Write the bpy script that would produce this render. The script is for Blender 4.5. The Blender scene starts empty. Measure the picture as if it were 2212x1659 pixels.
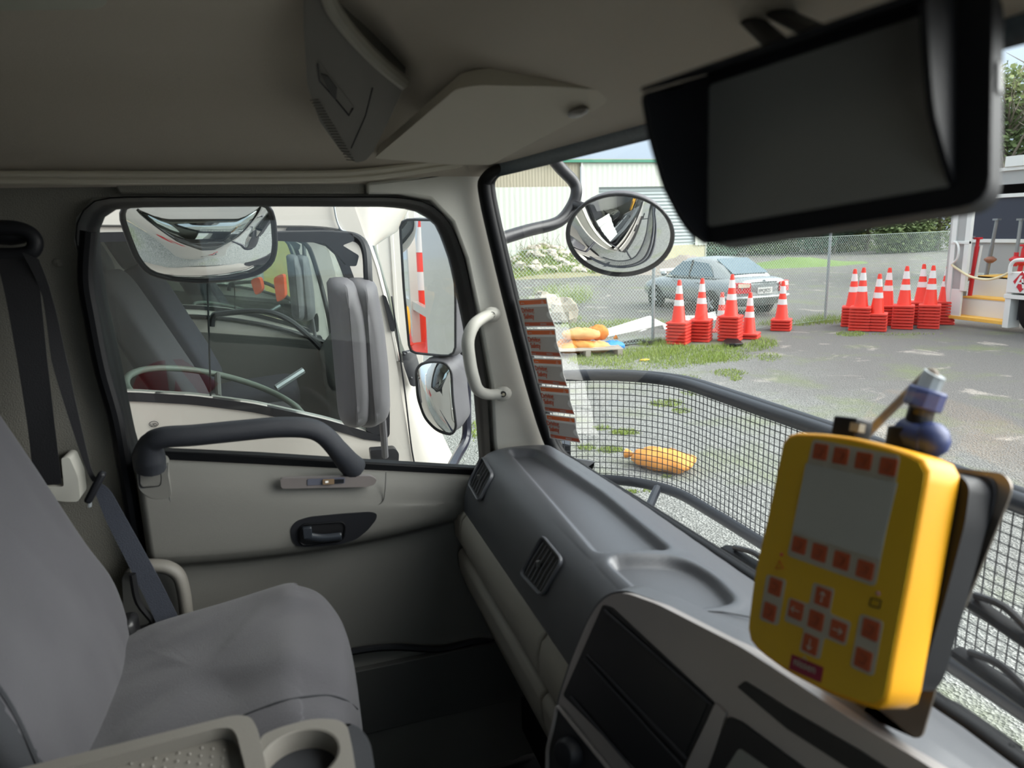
import bpy, math, random
from math import sin, cos, pi, radians as R, sqrt
from mathutils import Vector as V, Matrix
from mathutils.geometry import tessellate_polygon
from mathutils import noise as mn

SC = bpy.context.scene
COL = SC.collection
rnd = random.Random(7)

# ------------------------------------------------------------ camera, sky, exposure
FPX = 1534.0
YAW, PIT, ROLL = R(17.6), R(12.3), R(1.7)
CAM = V((0, 0, 2.3))
fw = V((sin(YAW) * cos(PIT), cos(YAW) * cos(PIT), -sin(PIT)))
_r0 = V((cos(YAW), -sin(YAW), 0)); _u0 = _r0.cross(fw)
rt = cos(ROLL) * _r0 - sin(ROLL) * _u0
up = cos(ROLL) * _u0 + sin(ROLL) * _r0
cd = bpy.data.cameras.new('camera'); cam = bpy.data.objects.new('camera', cd); COL.objects.link(cam)
cam.matrix_world = Matrix(((rt.x, up.x, -fw.x, CAM.x), (rt.y, up.y, -fw.y, CAM.y), (rt.z, up.z, -fw.z, CAM.z), (0, 0, 0, 1)))
cd.sensor_width = 36; cd.lens = FPX / 2212 * 36; cd.clip_start = 0.02; cd.clip_end = 400
cd.dof.use_dof = True; cd.dof.focus_distance = 3.0; cd.dof.aperture_fstop = 5.6
SC.camera = cam
SC.view_settings.view_transform = 'Standard'; SC.view_settings.look = 'None'
SC.view_settings.gamma = 1; SC.view_settings.use_curve_mapping = False
SC.view_settings.exposure = 0.15

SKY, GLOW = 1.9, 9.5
w = bpy.data.worlds.new('world'); SC.world = w; w.use_nodes = True
nt = w.node_tree; nt.nodes.clear()
wo = nt.nodes.new('ShaderNodeOutputWorld'); bg = nt.nodes.new('ShaderNodeBackground')
tc = nt.nodes.new('ShaderNodeTexCoord'); sx = nt.nodes.new('ShaderNodeSeparateXYZ')
cr = nt.nodes.new('ShaderNodeValToRGB')
nt.links.new(tc.outputs['Generated'], sx.inputs[0]); nt.links.new(sx.outputs['Z'], cr.inputs[0])
nt.links.new(cr.outputs[0], bg.inputs[0]); nt.links.new(bg.outputs[0], wo.inputs[0])
# overcast sky, with an unseen bright patch added ahead to light the cab
e = cr.color_ramp.elements
e[0].position = 0.0; e[0].color = (.33, .38, .45, 1)
e[1].position = 1.0; e[1].color = (.98, 1.0, 1.0, 1)
k = e.new(.06); k.color = (.35, .42, .50, 1)
k = e.new(.35); k.color = (.55, .64, .74, 1)
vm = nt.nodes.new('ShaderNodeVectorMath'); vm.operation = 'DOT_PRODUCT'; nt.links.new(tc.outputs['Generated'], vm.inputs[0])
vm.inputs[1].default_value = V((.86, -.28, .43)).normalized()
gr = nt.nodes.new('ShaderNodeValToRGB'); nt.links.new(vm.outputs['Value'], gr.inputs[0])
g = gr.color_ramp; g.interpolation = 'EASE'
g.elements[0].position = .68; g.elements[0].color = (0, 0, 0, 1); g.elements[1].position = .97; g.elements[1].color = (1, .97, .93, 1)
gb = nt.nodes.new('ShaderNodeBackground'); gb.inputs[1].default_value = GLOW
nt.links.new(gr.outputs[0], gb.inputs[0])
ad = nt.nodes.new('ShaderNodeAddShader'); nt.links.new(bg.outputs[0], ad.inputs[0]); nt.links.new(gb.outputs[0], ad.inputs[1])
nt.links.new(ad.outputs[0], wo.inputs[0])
bg.inputs[1].default_value = SKY
SC.cycles.max_bounces = 16; SC.cycles.diffuse_bounces = 8; SC.cycles.glossy_bounces = 6; SC.cycles.transparent_max_bounces = 24

sd = bpy.data.lights.new('sun', 'SUN'); sd.energy = .5; sd.angle = R(30); sd.color = (1, .95, .88)
so = bpy.data.objects.new('sun', sd); COL.objects.link(so)
so.rotation_euler = V((.86, -.28, .60)).to_track_quat('Z', 'Y').to_euler()

# ------------------------------------------------------------ helpers
def ray(u, v): return fw + rt * ((u - 1106) / FPX) - up * ((v - 829.5) / FPX)
def P(u, v, x=None, y=None, z=None, pl=None):
    """the point of the place seen at photograph position (u, v) on a plane of the scene"""
    d = ray(u, v)
    if x is not None: t = (x - CAM.x) / d.x
    elif y is not None: t = (y - CAM.y) / d.y
    elif z is not None: t = (z - CAM.z) / d.z
    else: t = (pl[0] - CAM).dot(pl[1]) / d.dot(pl[1])
    return CAM + d * t
def lin(c):
    c = c / 255.0
    return c / 12.92 if c <= .04045 else ((c + .055) / 1.055) ** 2.4
def col(r, g, b): return (lin(r), lin(g), lin(b), 1)

def mat(name, c, rough=.6, metal=0, bump=0, bs=200, var=0, vs=8, c2=None, spec=.5, coat=0, sheen=0, emis=0, trans=0, detail=3):
    m = bpy.data.materials.new(name); m.use_nodes = True
    n = m.node_tree; b = n.nodes['Principled BSDF']
    b.inputs['Base Color'].default_value = c; b.inputs['Roughness'].default_value = rough
    b.inputs['Metallic'].default_value = metal; b.inputs['Specular IOR Level'].default_value = spec
    if coat: b.inputs['Coat Weight'].default_value = coat
    if sheen: b.inputs['Sheen Weight'].default_value = sheen
    if trans: b.inputs['Transmission Weight'].default_value = trans
    if emis: b.inputs['Emission Color'].default_value = c; b.inputs['Emission Strength'].default_value = emis
    t = n.nodes.new('ShaderNodeTexCoord')
    nz = n.nodes.new('ShaderNodeTexNoise'); nz.inputs['Scale'].default_value = vs; nz.inputs['Detail'].default_value = detail
    n.links.new(t.outputs['Object'], nz.inputs['Vector'])
    mx = n.nodes.new('ShaderNodeMix'); mx.data_type = 'RGBA'
    v = var if (var or c2) else .04
    c2 = c2 or tuple(x * (1 - v) for x in c[:3]) + (1,)
    mx.inputs[6].default_value = c; mx.inputs[7].default_value = c2
    n.links.new(nz.outputs['Fac'], mx.inputs[0]); n.links.new(mx.outputs[2], b.inputs['Base Color'])
    if bump:
        bz = n.nodes.new('ShaderNodeTexNoise'); bz.inputs['Scale'].default_value = bs; bz.inputs['Detail'].default_value = 2
        n.links.new(t.outputs['Object'], bz.inputs['Vector'])
        bp = n.nodes.new('ShaderNodeBump'); bp.inputs['Strength'].default_value = bump; bp.inputs['Distance'].default_value = .002
        n.links.new(bz.outputs['Fac'], bp.inputs['Height']); n.links.new(bp.outputs[0], b.inputs['Normal'])
    return m

def glass_mat(name, tint=(.93, .96, .95, 1), refl=1.0, rough=0.0):
    """thin clear pane: see-through, with the mirror sheen of glass growing towards grazing view"""
    m = bpy.data.materials.new(name); m.use_nodes = True; n = m.node_tree; n.nodes.clear()
    o = n.nodes.new('ShaderNodeOutputMaterial'); mx = n.nodes.new('ShaderNodeMixShader')
    a = n.nodes.new('ShaderNodeBsdfTransparent'); g = n.nodes.new('ShaderNodeBsdfGlossy'); f = n.nodes.new('ShaderNodeLayerWeight')
    a.inputs[0].default_value = tint; g.inputs['Roughness'].default_value = rough; f.inputs[0].default_value = .5
    p = n.nodes.new('ShaderNodeMath'); p.operation = 'POWER'; p.inputs[1].default_value = 4.5
    q = n.nodes.new('ShaderNodeMath'); q.operation = 'MULTIPLY_ADD'; q.inputs[1].default_value = .9; q.inputs[2].default_value = .035 * refl
    n.links.new(f.outputs['Facing'], p.inputs[0]); n.links.new(p.outputs[0], q.inputs[0]); n.links.new(q.outputs[0], mx.inputs[0])
    n.links.new(a.outputs[0], mx.inputs[1]); n.links.new(g.outputs[0], mx.inputs[2]); n.links.new(mx.outputs[0], o.inputs[0])
    return m

def tag(o, label=None, cat=None, group=None, kind=None):
    if label: o['label'] = label
    if cat: o['category'] = cat
    if group: o['group'] = group
    if kind: o['kind'] = kind
    return o
def T(name, label, cat, loc=(0, 0, 0), group=None):
    o = bpy.data.objects.new(name, None); COL.objects.link(o); o.location = loc; o.empty_display_size = .05
    return tag(o, label, cat, group)
def wloc(o):
    l = V((0, 0, 0))
    while o: l += o.location; o = o.parent
    return l

class B:
    """collects shapes for ONE mesh"""
    def __init__(s): s.v = []; s.f = []
    def add(s, vs, fs):
        k = len(s.v); s.v += [V(a) for a in vs]; s.f += [tuple(i + k for i in f) for f in fs]; return s
    def box(s, c, d, m=None):
        c = V(c); hx, hy, hz = d[0] / 2, d[1] / 2, d[2] / 2
        vs = [V((a * hx, b * hy, e * hz)) for a in (-1, 1) for b in (-1, 1) for e in (-1, 1)]
        if m is not None: vs = [m @ q for q in vs]
        return s.add([c + q for q in vs], [(0, 1, 3, 2), (4, 6, 7, 5), (0, 4, 5, 1), (2, 3, 7, 6), (0, 2, 6, 4), (1, 5, 7, 3)])
    def prism(s, pts, d, holes=()):
        """flat polygon (with holes) given thickness d (a vector)"""
        d = V(d); loops = [[V(p) for p in pts]] + [[V(p) for p in h] for h in holes]
        tri = tessellate_polygon(loops); flat = [p for l in loops for p in l]; n = len(flat)
        fs = [tuple(t) for t in tri] + [tuple(i + n for i in reversed(t)) for t in tri]
        k = 0
        for l in loops:
            m = len(l)
            fs += [(k + i, k + (i + 1) % m, k + (i + 1) % m + n, k + i + n) for i in range(m)]; k += m
        return s.add(flat + [p + d for p in flat], fs)
    def loft(s, rings, closed=True, cap=True, wrap=False):
        n = len(rings[0]); k = len(rings); vs = [p for r in rings for p in r]; fs = []
        for i in range(k if wrap else k - 1):
            a, b = i * n, ((i + 1) % k) * n
            for j in range(n if closed else n - 1):
                q = (j + 1) % n; fs.append((a + j, a + q, b + q, b + j))
        if cap and closed and not wrap: fs += [tuple(reversed(range(n))), tuple(range((k - 1) * n, k * n))]
        return s.add(vs, fs)
    def tube(s, pts, r, n=10, closed=False, sq=None):
        pts = [V(p) for p in pts]; k = len(pts); rings = []; pu = None
        for i, p in enumerate(pts):
            a = pts[(i - 1) % k] if (closed or i) else p; b = pts[(i + 1) % k] if (closed or i < k - 1) else p
            t = (b - a).normalized()
            if pu is None: pu = t.orthogonal().normalized() if abs(t.z) > .9 else (V((0, 0, 1)) - t * t.z).normalized()
            pu = (pu - t * pu.dot(t)).normalized(); w_ = t.cross(pu)
            rr = r[i] if isinstance(r, (list, tuple)) else r
            if sq: rings.append([p + pu * cos(2 * pi * j / n) * rr * sq[0] + w_ * sin(2 * pi * j / n) * rr * sq[1] for j in range(n)])
            else: rings.append([p + (pu * cos(2 * pi * j / n) + w_ * sin(2 * pi * j / n)) * rr for j in range(n)])
        return s.loft(rings, wrap=closed)
    def lathe(s, prof, c=(0, 0, 0), n=20, m=None, cap=True):
        c = V(c); rings = []
        for r, z in prof:
            rg = [V((r * cos(2 * pi * j / n), r * sin(2 * pi * j / n), z)) for j in range(n)]
            rings.append([c + (m @ q if m is not None else q) for q in rg])
        return s.loft(rings, cap=cap)
    def grid(s, rows): return s.loft(rows, closed=False, cap=False)
    def ball(s, c, r, n=12, m=None, f=None):
        prof = []
        for i in range(n // 2 + 1):
            a = -pi / 2 + pi * i / (n // 2); prof.append((max(1e-4, cos(a)), sin(a)))
        rv = V(r) if not isinstance(r, (int, float)) else V((r, r, r))
        k = len(s.v); s.lathe(prof, (0, 0, 0), n)
        for i in range(k, len(s.v)):
            q = s.v[i]; q = V((q.x * rv.x, q.y * rv.y, q.z * rv.z))
            if f: q = f(q)
            if m is not None: q = m @ q
            s.v[i] = q + V(c)
        return s
    def obj(s, name, m, parent=None, smooth=35, bevel=0, sub=0, solid=0, seg=2):
        off = wloc(parent) if parent else V((0, 0, 0))
        me = bpy.data.meshes.new(name); me.from_pydata([tuple(q - off) for q in s.v], [], s.f); me.update()
        o = bpy.data.objects.new(name, me); COL.objects.link(o)
        ms = m if isinstance(m, (list, tuple)) else [m]
        for a in ms: me.materials.append(a)
        if parent: o.parent = parent
        import bmesh
        bm = bmesh.new(); bm.from_mesh(me); bmesh.ops.remove_doubles(bm, verts=bm.verts, dist=1e-6)
        bmesh.ops.recalc_face_normals(bm, faces=bm.faces); bm.to_mesh(me); bm.free()
        if smooth:
            for p in me.polygons: p.use_smooth = True
            me.set_sharp_from_angle(angle=R(smooth))
        if solid:
            d = o.modifiers.new('s', 'SOLIDIFY'); d.thickness = solid; d.offset = 0
        if bevel:
            d = o.modifiers.new('b', 'BEVEL'); d.width = bevel; d.segments = seg; d.limit_method = 'ANGLE'; d.angle_limit = R(38)
        if sub:
            d = o.modifiers.new('u', 'SUBSURF'); d.levels = sub; d.render_levels = sub
        return o

def rpoly(pts, r, n=5):
    """polygon with rounded corners; r one radius or one per corner"""
    out = []; k = len(pts); pts = [V(p) for p in pts]
    for i, p in enumerate(pts):
        a, b = pts[i - 1], pts[(i + 1) % k]; rr = r[i] if isinstance(r, (list, tuple)) else r
        da, db = (a - p), (b - p); l = min(rr, da.length * .49, db.length * .49)
        if l < 1e-6: out.append(p); continue
        s_, e_ = p + da.normalized() * l, p + db.normalized() * l
        for j in range(n + 1):
            t = j / n; out.append(s_ * (1 - t) ** 2 + p * 2 * t * (1 - t) + e_ * t * t)
    return out
def smooth_path(pts, n=6, closed=False):
    pts = [V(p) for p in pts]; k = len(pts); out = []
    for i in range(k if closed else k - 1):
        g = lambda j: pts[j % k] if closed else pts[max(0, min(k - 1, j))]
        a, b, c, d = g(i - 1), g(i), g(i + 1), g(i + 2)
        for j in range(n):
            t = j / n
            out.append(.5 * ((2 * b) + (c - a) * t + (2 * a - 5 * b + 4 * c - d) * t * t + (3 * b - a - 3 * c + d) * t ** 3))
    if not closed: out.append(pts[-1])
    return out
def resample(pts, n):
    """n points evenly spaced along a closed loop"""
    pts = [V(p) for p in pts]; L = [0]
    for i in range(len(pts)): L.append(L[-1] + (pts[(i + 1) % len(pts)] - pts[i]).length)
    out = []; j = 0
    for i in range(n):
        d = L[-1] * i / n
        while L[j + 1] < d: j += 1
        t = (d - L[j]) / max(1e-9, L[j + 1] - L[j]); out.append(pts[j].lerp(pts[(j + 1) % len(pts)], t))
    return out
class Fr:
    """a local frame: origin, right, up; its normal faces the viewer"""
    def __init__(s, o, r, u):
        s.o = V(o); s.r = V(r).normalized(); s.n = s.r.cross(V(u)).normalized(); s.u = s.n.cross(s.r)
    def w(s, a, b, c=0): return s.o + s.r * a + s.u * b + s.n * c
    def px(s, u, v, c=0): return P(u, v, pl=(s.o + s.n * c, s.n))
    def uv(s, u, v, c=0):
        q = s.px(u, v, c) - s.o; return q.dot(s.r), q.dot(s.u)
    def m(s): return Matrix((s.r, s.u, s.n)).transposed()
def Fn(o, n):
    n = V(n).normalized()
    if n.dot(CAM - V(o)) < 0: n = -n
    r = V((0, 0, 1)).cross(n).normalized(); return Fr(o, r, n.cross(r))
def rrect(fr, x0, y0, x1, y1, r, c=0, n=4): return rpoly([fr.w(x0, y0, c), fr.w(x1, y0, c), fr.w(x1, y1, c), fr.w(x0, y1, c)], r, n)
def text(name, s, fr, a, b, c, size, m, parent, ext=.0004, align='LEFT', sx_=1.0, shear=0, bold=0):
    cu = bpy.data.curves.new(name, 'FONT'); cu.body = s; cu.size = size; cu.extrude = ext; cu.align_x = align; cu.shear = shear; cu.offset = bold
    cu.resolution_u = 3
    o = bpy.data.objects.new('tmp', cu); COL.objects.link(o)
    me = bpy.data.meshes.new_from_object(o); COL.objects.unlink(o); bpy.data.objects.remove(o)
    off = wloc(parent) if parent else V((0, 0, 0))
    for q in me.vertices:
        q.co = fr.w(a + q.co.x * sx_, b + q.co.y, c + q.co.z) - off
    me.materials.clear(); me.materials.append(m)
    o = bpy.data.objects.new(name, me); COL.objects.link(o); o.parent = parent
    return o
def dup(root, loc=None, rotz=None, label=None, group=None, parent=None):
    c = root.copy(); COL.objects.link(c)
    if parent is not None: c.parent = parent
    if loc is not None: c.location = loc
    if rotz is not None: c.rotation_euler = (0, 0, rotz)
    if label: c['label'] = label
    if group: c['group'] = group
    for ch in KIDS.get(root.name) or [o for o in COL.objects if o.parent == root]:
        dup(ch, parent=c)
    return c
from mathutils.bvhtree import BVHTree
def hitter(*bs):
    vs, fs = [], []
    for q in bs: fs += [tuple(i + len(vs) for i in f) for f in q.f]; vs += q.v
    t = BVHTree.FromPolygons(vs, fs)
    def h(u, v):
        d = ray(u, v).normalized(); p, n, i, l = t.ray_cast(CAM, d)
        if p is None: p, n, i, l = t.find_nearest(CAM + d * 1.2)
        if n.dot(d) > 0: n = -n
        return p, n
    return h
KIDS = {}
ORD = ['bottom', 'second from the bottom', 'third from the bottom', 'fourth from the bottom', 'fifth from the bottom', 'sixth from the bottom', 'seventh from the bottom', 'eighth from the bottom', 'ninth from the bottom', 'tenth from the bottom']

# ------------------------------------------------------------ materials
M_head = mat('headliner_fabric', col(182, 173, 159), .95, bump=.5, bs=900, var=.12, vs=400, sheen=.2)
M_pil = mat('pillar_fabric', col(128, 126, 118), .95, bump=.9, bs=420, var=.15, vs=300)
M_apil = mat('pillar_plastic', col(200, 199, 190), .6, bump=.15, bs=900)
M_door = mat('door_plastic', col(110, 109, 104), .62, bump=.3, bs=1200, var=.05)
M_doorlo = mat('door_lower_plastic', col(84, 84, 82), .65, bump=.3, bs=1200)
M_beige = mat('beige_plastic', col(150, 146, 136), .55, bump=.3, bs=1100)
M_console = mat('console_plastic', col(110, 107, 101), .55, bump=.25, bs=900)
M_dash = mat('dash_dark_plastic', col(76, 78, 83), .32, bump=.3, bs=1300, var=.04, spec=.8)
M_black = mat('black_plastic', col(26, 27, 31), .5, bump=.12, bs=900, spec=.3)
M_rub = mat('black_rubber', col(11, 12, 15), .5, bump=.05, bs=300, spec=.2)
M_vent = mat('vent_black', col(20, 20, 22), .4)
M_silver = mat('silver_paint_trim', col(156, 150, 147), .3, metal=.4, bump=.05, bs=1500)
M_screen = mat('dark_screen', col(12, 13, 16), .35)
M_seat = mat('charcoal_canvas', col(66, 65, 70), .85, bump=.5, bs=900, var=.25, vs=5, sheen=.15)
_n = M_seat.node_tree; _t = _n.nodes['Texture Coordinate']; _w = _n.nodes.new('ShaderNodeTexNoise'); _w.inputs['Scale'].default_value = 3.6; _w.inputs['Detail'].default_value = 1; _w.inputs['Distortion'].default_value = .8
_b = _n.nodes.new('ShaderNodeBump'); _b.inputs['Strength'].default_value = .8; _b.inputs['Distance'].default_value = .02; _n.links.new(_t.outputs['Object'], _w.inputs['Vector']); _n.links.new(_w.outputs['Fac'], _b.inputs['Height'])
_n.links.new(_b.outputs[0], _n.nodes['Bump'].inputs['Normal'])
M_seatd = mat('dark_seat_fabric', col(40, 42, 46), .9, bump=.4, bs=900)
M_belt = mat('seat_belt_webbing', col(50, 54, 64), .6, bump=.5, bs=700)
M_beltd = mat('seat_belt_black', col(26, 26, 30), .7, bump=.4, bs=700)
M_white = mat('white_truck_paint', col(198, 192, 185), .25, coat=.5, var=.03, vs=3)
M_whitep = mat('white_paint', col(232, 232, 228), .4, var=.06, vs=3)
M_mirror = mat('mirror_silver', (.86, .88, .88, 1), .015, metal=1)
M_yel = mat('yellow_plastic', col(236, 168, 18), .45, bump=.08, bs=600, var=.03)
M_yelf = mat('yellow_face', col(212, 172, 24), .5, var=.04, vs=20)
M_orb = mat('orange_keys', col(176, 80, 40), .55, var=.1, vs=60)
M_greyp = mat('grey_key_panel', col(176, 172, 158), .55)
M_lcd = mat('controller_lcd', col(176, 178, 172), .25)
M_ora = mat('orange_print', col(250, 112, 28), .5)
M_orad = mat('dark_orange_print', col(214, 88, 44), .5)
M_stk = mat('sticker_grey', col(205, 198, 192), .5)
M_stkw = mat('sticker_white', col(250, 248, 244), .5)
M_plate = mat('mount_plate_metal', col(120, 112, 104), .3, metal=.7)
M_bolt = mat('bolt_metal', col(200, 190, 165), .25, metal=1)
M_blue = mat('blue_connector', col(46, 58, 104), .45)
M_cable = mat('cable_sheath', col(120, 108, 96), .6)
M_glass = glass_mat('window_glass')
M_tint = glass_mat('tinted_glass', (.62, .68, .68, 1), 1.2)
M_truckglass = glass_mat('truck_side_glass', (.86, .9, .89, 1), 1.6)
M_cone = mat('cone_red', col(235, 52, 30), .5, var=.08, vs=10)
M_coneb = mat('cone_base_red', col(224, 62, 48), .6, var=.2, vs=14)
M_refl = mat('cone_white_sleeve', col(232, 226, 224), .4, var=.06, vs=30)
M_galv = mat('galvanised_steel', col(158, 164, 168), .45, metal=.5, var=.1)
M_wire = mat('fence_wire', col(170, 186, 178), .5, metal=.2)

# ============================================================ THE CAB SHELL (setting)
YW = 1.5; YM = 0.9                    # passenger side wall; y and YM - y mirror each other
def interp(tab, t):
    if t <= tab[0][0]: return tab[0][1]
    for (a, p), (b, q) in zip(tab, tab[1:]):
        if t <= b:
            s = (t - a) / (b - a); return p + (q - p) * s
    return tab[-1][1]
SY = [(0.45, 2.64), (.9, 2.63), (1.12, 2.60), (1.24, 2.565), (1.285, 2.545), (1.315, 2.52), (1.38, 2.474), (1.44, 2.43), (1.48, 2.395)]
GX = [(-1, 2.75), (-.05, 2.70), (.08, 2.64), (.17, 2.575), (.215, 2.535), (.25, 2.507), (.33, 2.465), (.40, 2.432), (.46, 2.415)]
def Zc(x, y):
    y = max(y, YM - y); a = interp(SY, y); b = interp(GX, x); k = .03
    h = max(0, min(1, .5 + .5 * (b - a) / k)); return b + (a - b) * h - k * h * (1 - h)
xs = [-.8 + .02 * i for i in range(0, 62)] + [.445]
ys = [YM - 1.48 + .02 * i for i in range(0, 104)]
ys = [y for y in ys if y < 1.48] + [1.48]
b = B().grid([[V((x, y, Zc(x, y))) for y in ys] for x in xs])
tag(b.obj('ceiling', M_head, smooth=80), kind='structure')
# roof skin outside, so the cab is closed to the sky
b = B(); b.prism([V((-.85, YM - 1.56, 2.76)), V((.36, YM - 1.56, 2.76)), V((.36, 1.56, 2.76)), V((-.85, 1.56, 2.76))], (0, 0, .04))
b.prism([V((.36, YM - 1.56, 2.78)), V((.47, YM - 1.5, 2.47)), V((.47, 1.5, 2.47)), V((.36, 1.56, 2.78))], (0.03, 0, .01))
b.prism([V((-.85, 1.53, 2.40)), V((.42, 1.53, 2.40)), V((.36, 1.55, 2.79)), V((-.85, 1.55, 2.79))], (0, .03, 0))
b.prism([V((-.85, YM - 1.53, 2.40)), V((.42, YM - 1.53, 2.40)), V((.36, YM - 1.55, 2.79)), V((-.85, YM - 1.55, 2.79))], (0, -.03, 0))
tag(b.obj('trim_1', M_white, bevel=.01), kind='structure')

win_px = [(160, 520), (165, 470), (200, 428), (270, 424), (600, 424), (860, 424), (930, 436), (975, 480), (1005, 560), (1032, 700), (1052, 850), (1060, 1010), (1061, 1030), (800, 1020), (560, 1010), (300, 1010), (278, 1000), (262, 900), (225, 750), (190, 620)]
hole = [P(u, v, y=YW) for u, v in win_px]
in_px = [(207, 530), (208, 482), (232, 452), (300, 447), (600, 445), (840, 446), (900, 453), (946, 482), (975, 560), (1005, 700), (1030, 850), (1042, 1000), (1042, 1016), (800, 1003), (560, 992), (400, 986), (300, 985), (286, 940), (252, 770), (225, 650)]
b = B()
wall = [V((-.8, YW, 1.0)), V((.56, YW, 1.0)), V((.56, YW, 1.70)), P(1200, 980, y=YW), P(1150, 830, y=YW), P(1095, 600, y=YW), P(1040, 385, y=YW), V((.43, YW, 2.43)), V((-.8, YW, 2.43))]
b.prism(wall, (0, .05, 0), [hole])
tag(b.obj('wall_left', M_pil, bevel=0), kind='structure')
# white outer skin of the door side
b = B(); b.prism([V((p.x, 1.552, p.z)) for p in wall], (0, .012, 0), [[V((p.x, 1.552, p.z)) for p in hole]])
b.prism([V((-.8, 1.552, 1.0)), V((.56, 1.552, 1.0)), V((.62, 1.552, .5)), V((-.8, 1.552, .5))], (0, .012, 0))
b.prism([V((-1.4, 1.552, .5)), V((-.8, 1.552, .5)), V((-.8, 1.552, 2.7)), V((-1.4, 1.552, 2.7))], (0, .012, 0))
tag(b.obj('wall_left_outside', M_white), kind='structure')
# driver's side wall with its window
def mir(p): return V((p.x, YM - p.y, p.z))
b = B(); b.prism([mir(p) for p in wall], (0, -.05, 0), [[mir(p) for p in hole]]); tag(b.obj('wall_right', M_pil), kind='structure')
b = B(); b.prism([V((-.8, YM - 1.5, 1.0)), V((-.8, 1.5, 1.0)), V((-.8, 1.5, 2.76)), V((-.8, YM - 1.5, 2.76))], (-.04, 0, 0))
tag(b.obj('wall_back', M_pil), kind='structure')
b = B(); b.box((0, .45, .99), (1.6, 2.1, .04)); tag(b.obj('floor', mat('floor_mat', col(36, 35, 36), .9, bump=.5, bs=200)), kind='structure')
b = B(); b.prism([V((.60, YM - 1.5, 1.0)), V((.60, 1.5, 1.0)), V((.62, 1.5, 1.75)), V((.62, YM - 1.5, 1.75))], (.015, 0, 0))
b.prism([V((.70, YM - 1.5, .5)), V((.70, 1.5, .5)), V((.66, 1.45, 1.66)), V((.66, YM - 1.45, 1.66))], (.02, 0, 0))
tag(b.obj('wall_front', M_white), kind='structure')

# A pillar cover (pale plastic) and header mouldings
YA = 1.465
ap = [(792, 394), (880, 384), (1000, 362), (1058, 350), (1048, 372), (1038, 395), (1045, 440), (1085, 600), (1120, 735), (1160, 880), (1185, 965), (1215, 1010), (1180, 1030), (1075, 1010), (1068, 950), (1062, 830), (1036, 690), (1008, 560), (978, 480), (932, 432), (862, 419), (792, 419)]
b = B(); b.prism([P(u, v, y=YA) for u, v in ap], (0, .03, 0)); tag(b.obj('trim_2', M_apil, bevel=.006), kind='structure')
b = B()
mp = [P(u, v, y=1.448) for u, v in [(-120, 390), (0, 390), (400, 389), (700, 387), (790, 382), (860, 374), (960, 359), (1060, 344)]]
b.tube(smooth_path(mp, 4), .0075, 8); b.tube([p + V((0, -.008, .010)) for p in smooth_path(mp, 4)], .006, 8)
tag(b.obj('trim_3', mat('roof_moulding', col(190, 184, 168), .5)), kind='structure')
b = B(); b.prism([P(u, v, y=1.478) for u, v in [(246, 396), (788, 394), (788, 419), (258, 419)]], (0, .02, 0)); tag(b.obj('trim_4', M_pil, bevel=.004), kind='structure')
b = B(); b.lathe([(.008, 0), (.008, .004), (.005, .006)], P(127, 568, y=1.5), 14, Matrix.Rotation(pi / 2, 3, 'X')); tag(b.obj('trim_5', M_pil), kind='structure')

# door opening seal: black ribbed rubber ring
n = 96
ro = resample(rpoly([P(u, v, y=1.478) for u, v in win_px], .03), n)
rin = resample(rpoly([P(u, v, y=1.53) for u, v in in_px], .02), n)
# line both loops up at their nearest points
k0 = min(range(n), key=lambda i: (rin[i] - ro[0]).length); rin = rin[k0:] + rin[:k0]
rings = []
for t, d in [(0, .012), (0, 0), (.18, -.016), (.36, -.014), (.42, .004), (.55, .006), (.8, .0), (1, 0), (1, .03)]:
    rings.append([a.lerp(c, t) + V((0, d, 0)) for a, c in zip(ro, rin)])
b = B().loft(rings, cap=False)
sl = b.obj('trim_6', M_rub, smooth=60); tag(sl, kind='structure')
# side seal running on down the B pillar beside the door panel
b = B(); b.tube(smooth_path([P(u, v, y=1.47) for u, v in [(192, 500), (186, 600), (200, 690), (222, 800), (250, 900), (268, 1000), (285, 1100), (300, 1205), (305, 1300)]], 6), .014, 10); tag(b.obj('trim_7', M_rub), kind='structure')
# side window pane
b = B(); b.prism([V((p.x, 1.535, p.z)) for p in hole], (0, .004, 0)); tag(b.obj('window_1', M_glass), kind='structure')
b = B(); b.prism([mir(V((p.x, 1.535, p.z))) for p in hole], (0, .004, 0)); tag(b.obj('window_3', M_glass), kind='structure')

# windscreen
XB = [(.42, .621), (.78, .607), (1.07, .592), (1.3, .568), (1.40, .553), (1.46, .538)]
XT = [(.42, .437), (.8, .432), (1.3, .42), (1.46, .412)]
def gl(y, z):
    yy = max(y, YM - y); t = (z - 1.79) / .63; return V((interp(XB, yy) * (1 - t) + interp(XT, yy) * t, y, z))
b = B().grid([[gl(YM - 1.45 + 2.0 * i / 40, 1.77 + .67 * j / 8) + V((.012, 0, 0)) for i in range(41)] for j in range(9)])
tag(b.obj('window_2', M_glass, smooth=80), kind='structure')
half = [P(2180, 1636, z=1.795), P(1900, 1446, z=1.795), P(1640, 1266, z=1.795), P(1400, 1108, z=1.795), P(1290, 1040, z=1.797)]
half += [P(u, v, y=y) for u, v, y in [(1240, 1006, 1.385), (1205, 982, 1.425), (1183, 940, 1.44), (1156, 855, 1.44), (1118, 715, 1.44), (1080, 560, 1.44), (1050, 425, 1.44), (1052, 385, 1.432), (1085, 361, 1.38)]]
half += [P(1150, 338, z=2.43), P(1400, 262, z=2.43), P(1640, 190, z=2.43), P(1900, 112, z=2.43), P(2140, 42, z=2.43)]
full = half + [mir(p) for p in reversed(half)]
sp = smooth_path(full, 5, True)
srad = [.0095 if p.z > 2.41 else (.0125 if p.z < 1.80 else .0150) for p in sp]; srad = [sum(srad[(i + j) % len(sp)] for j in range(-3, 4)) / 7 for i in range(len(sp))]
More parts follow.
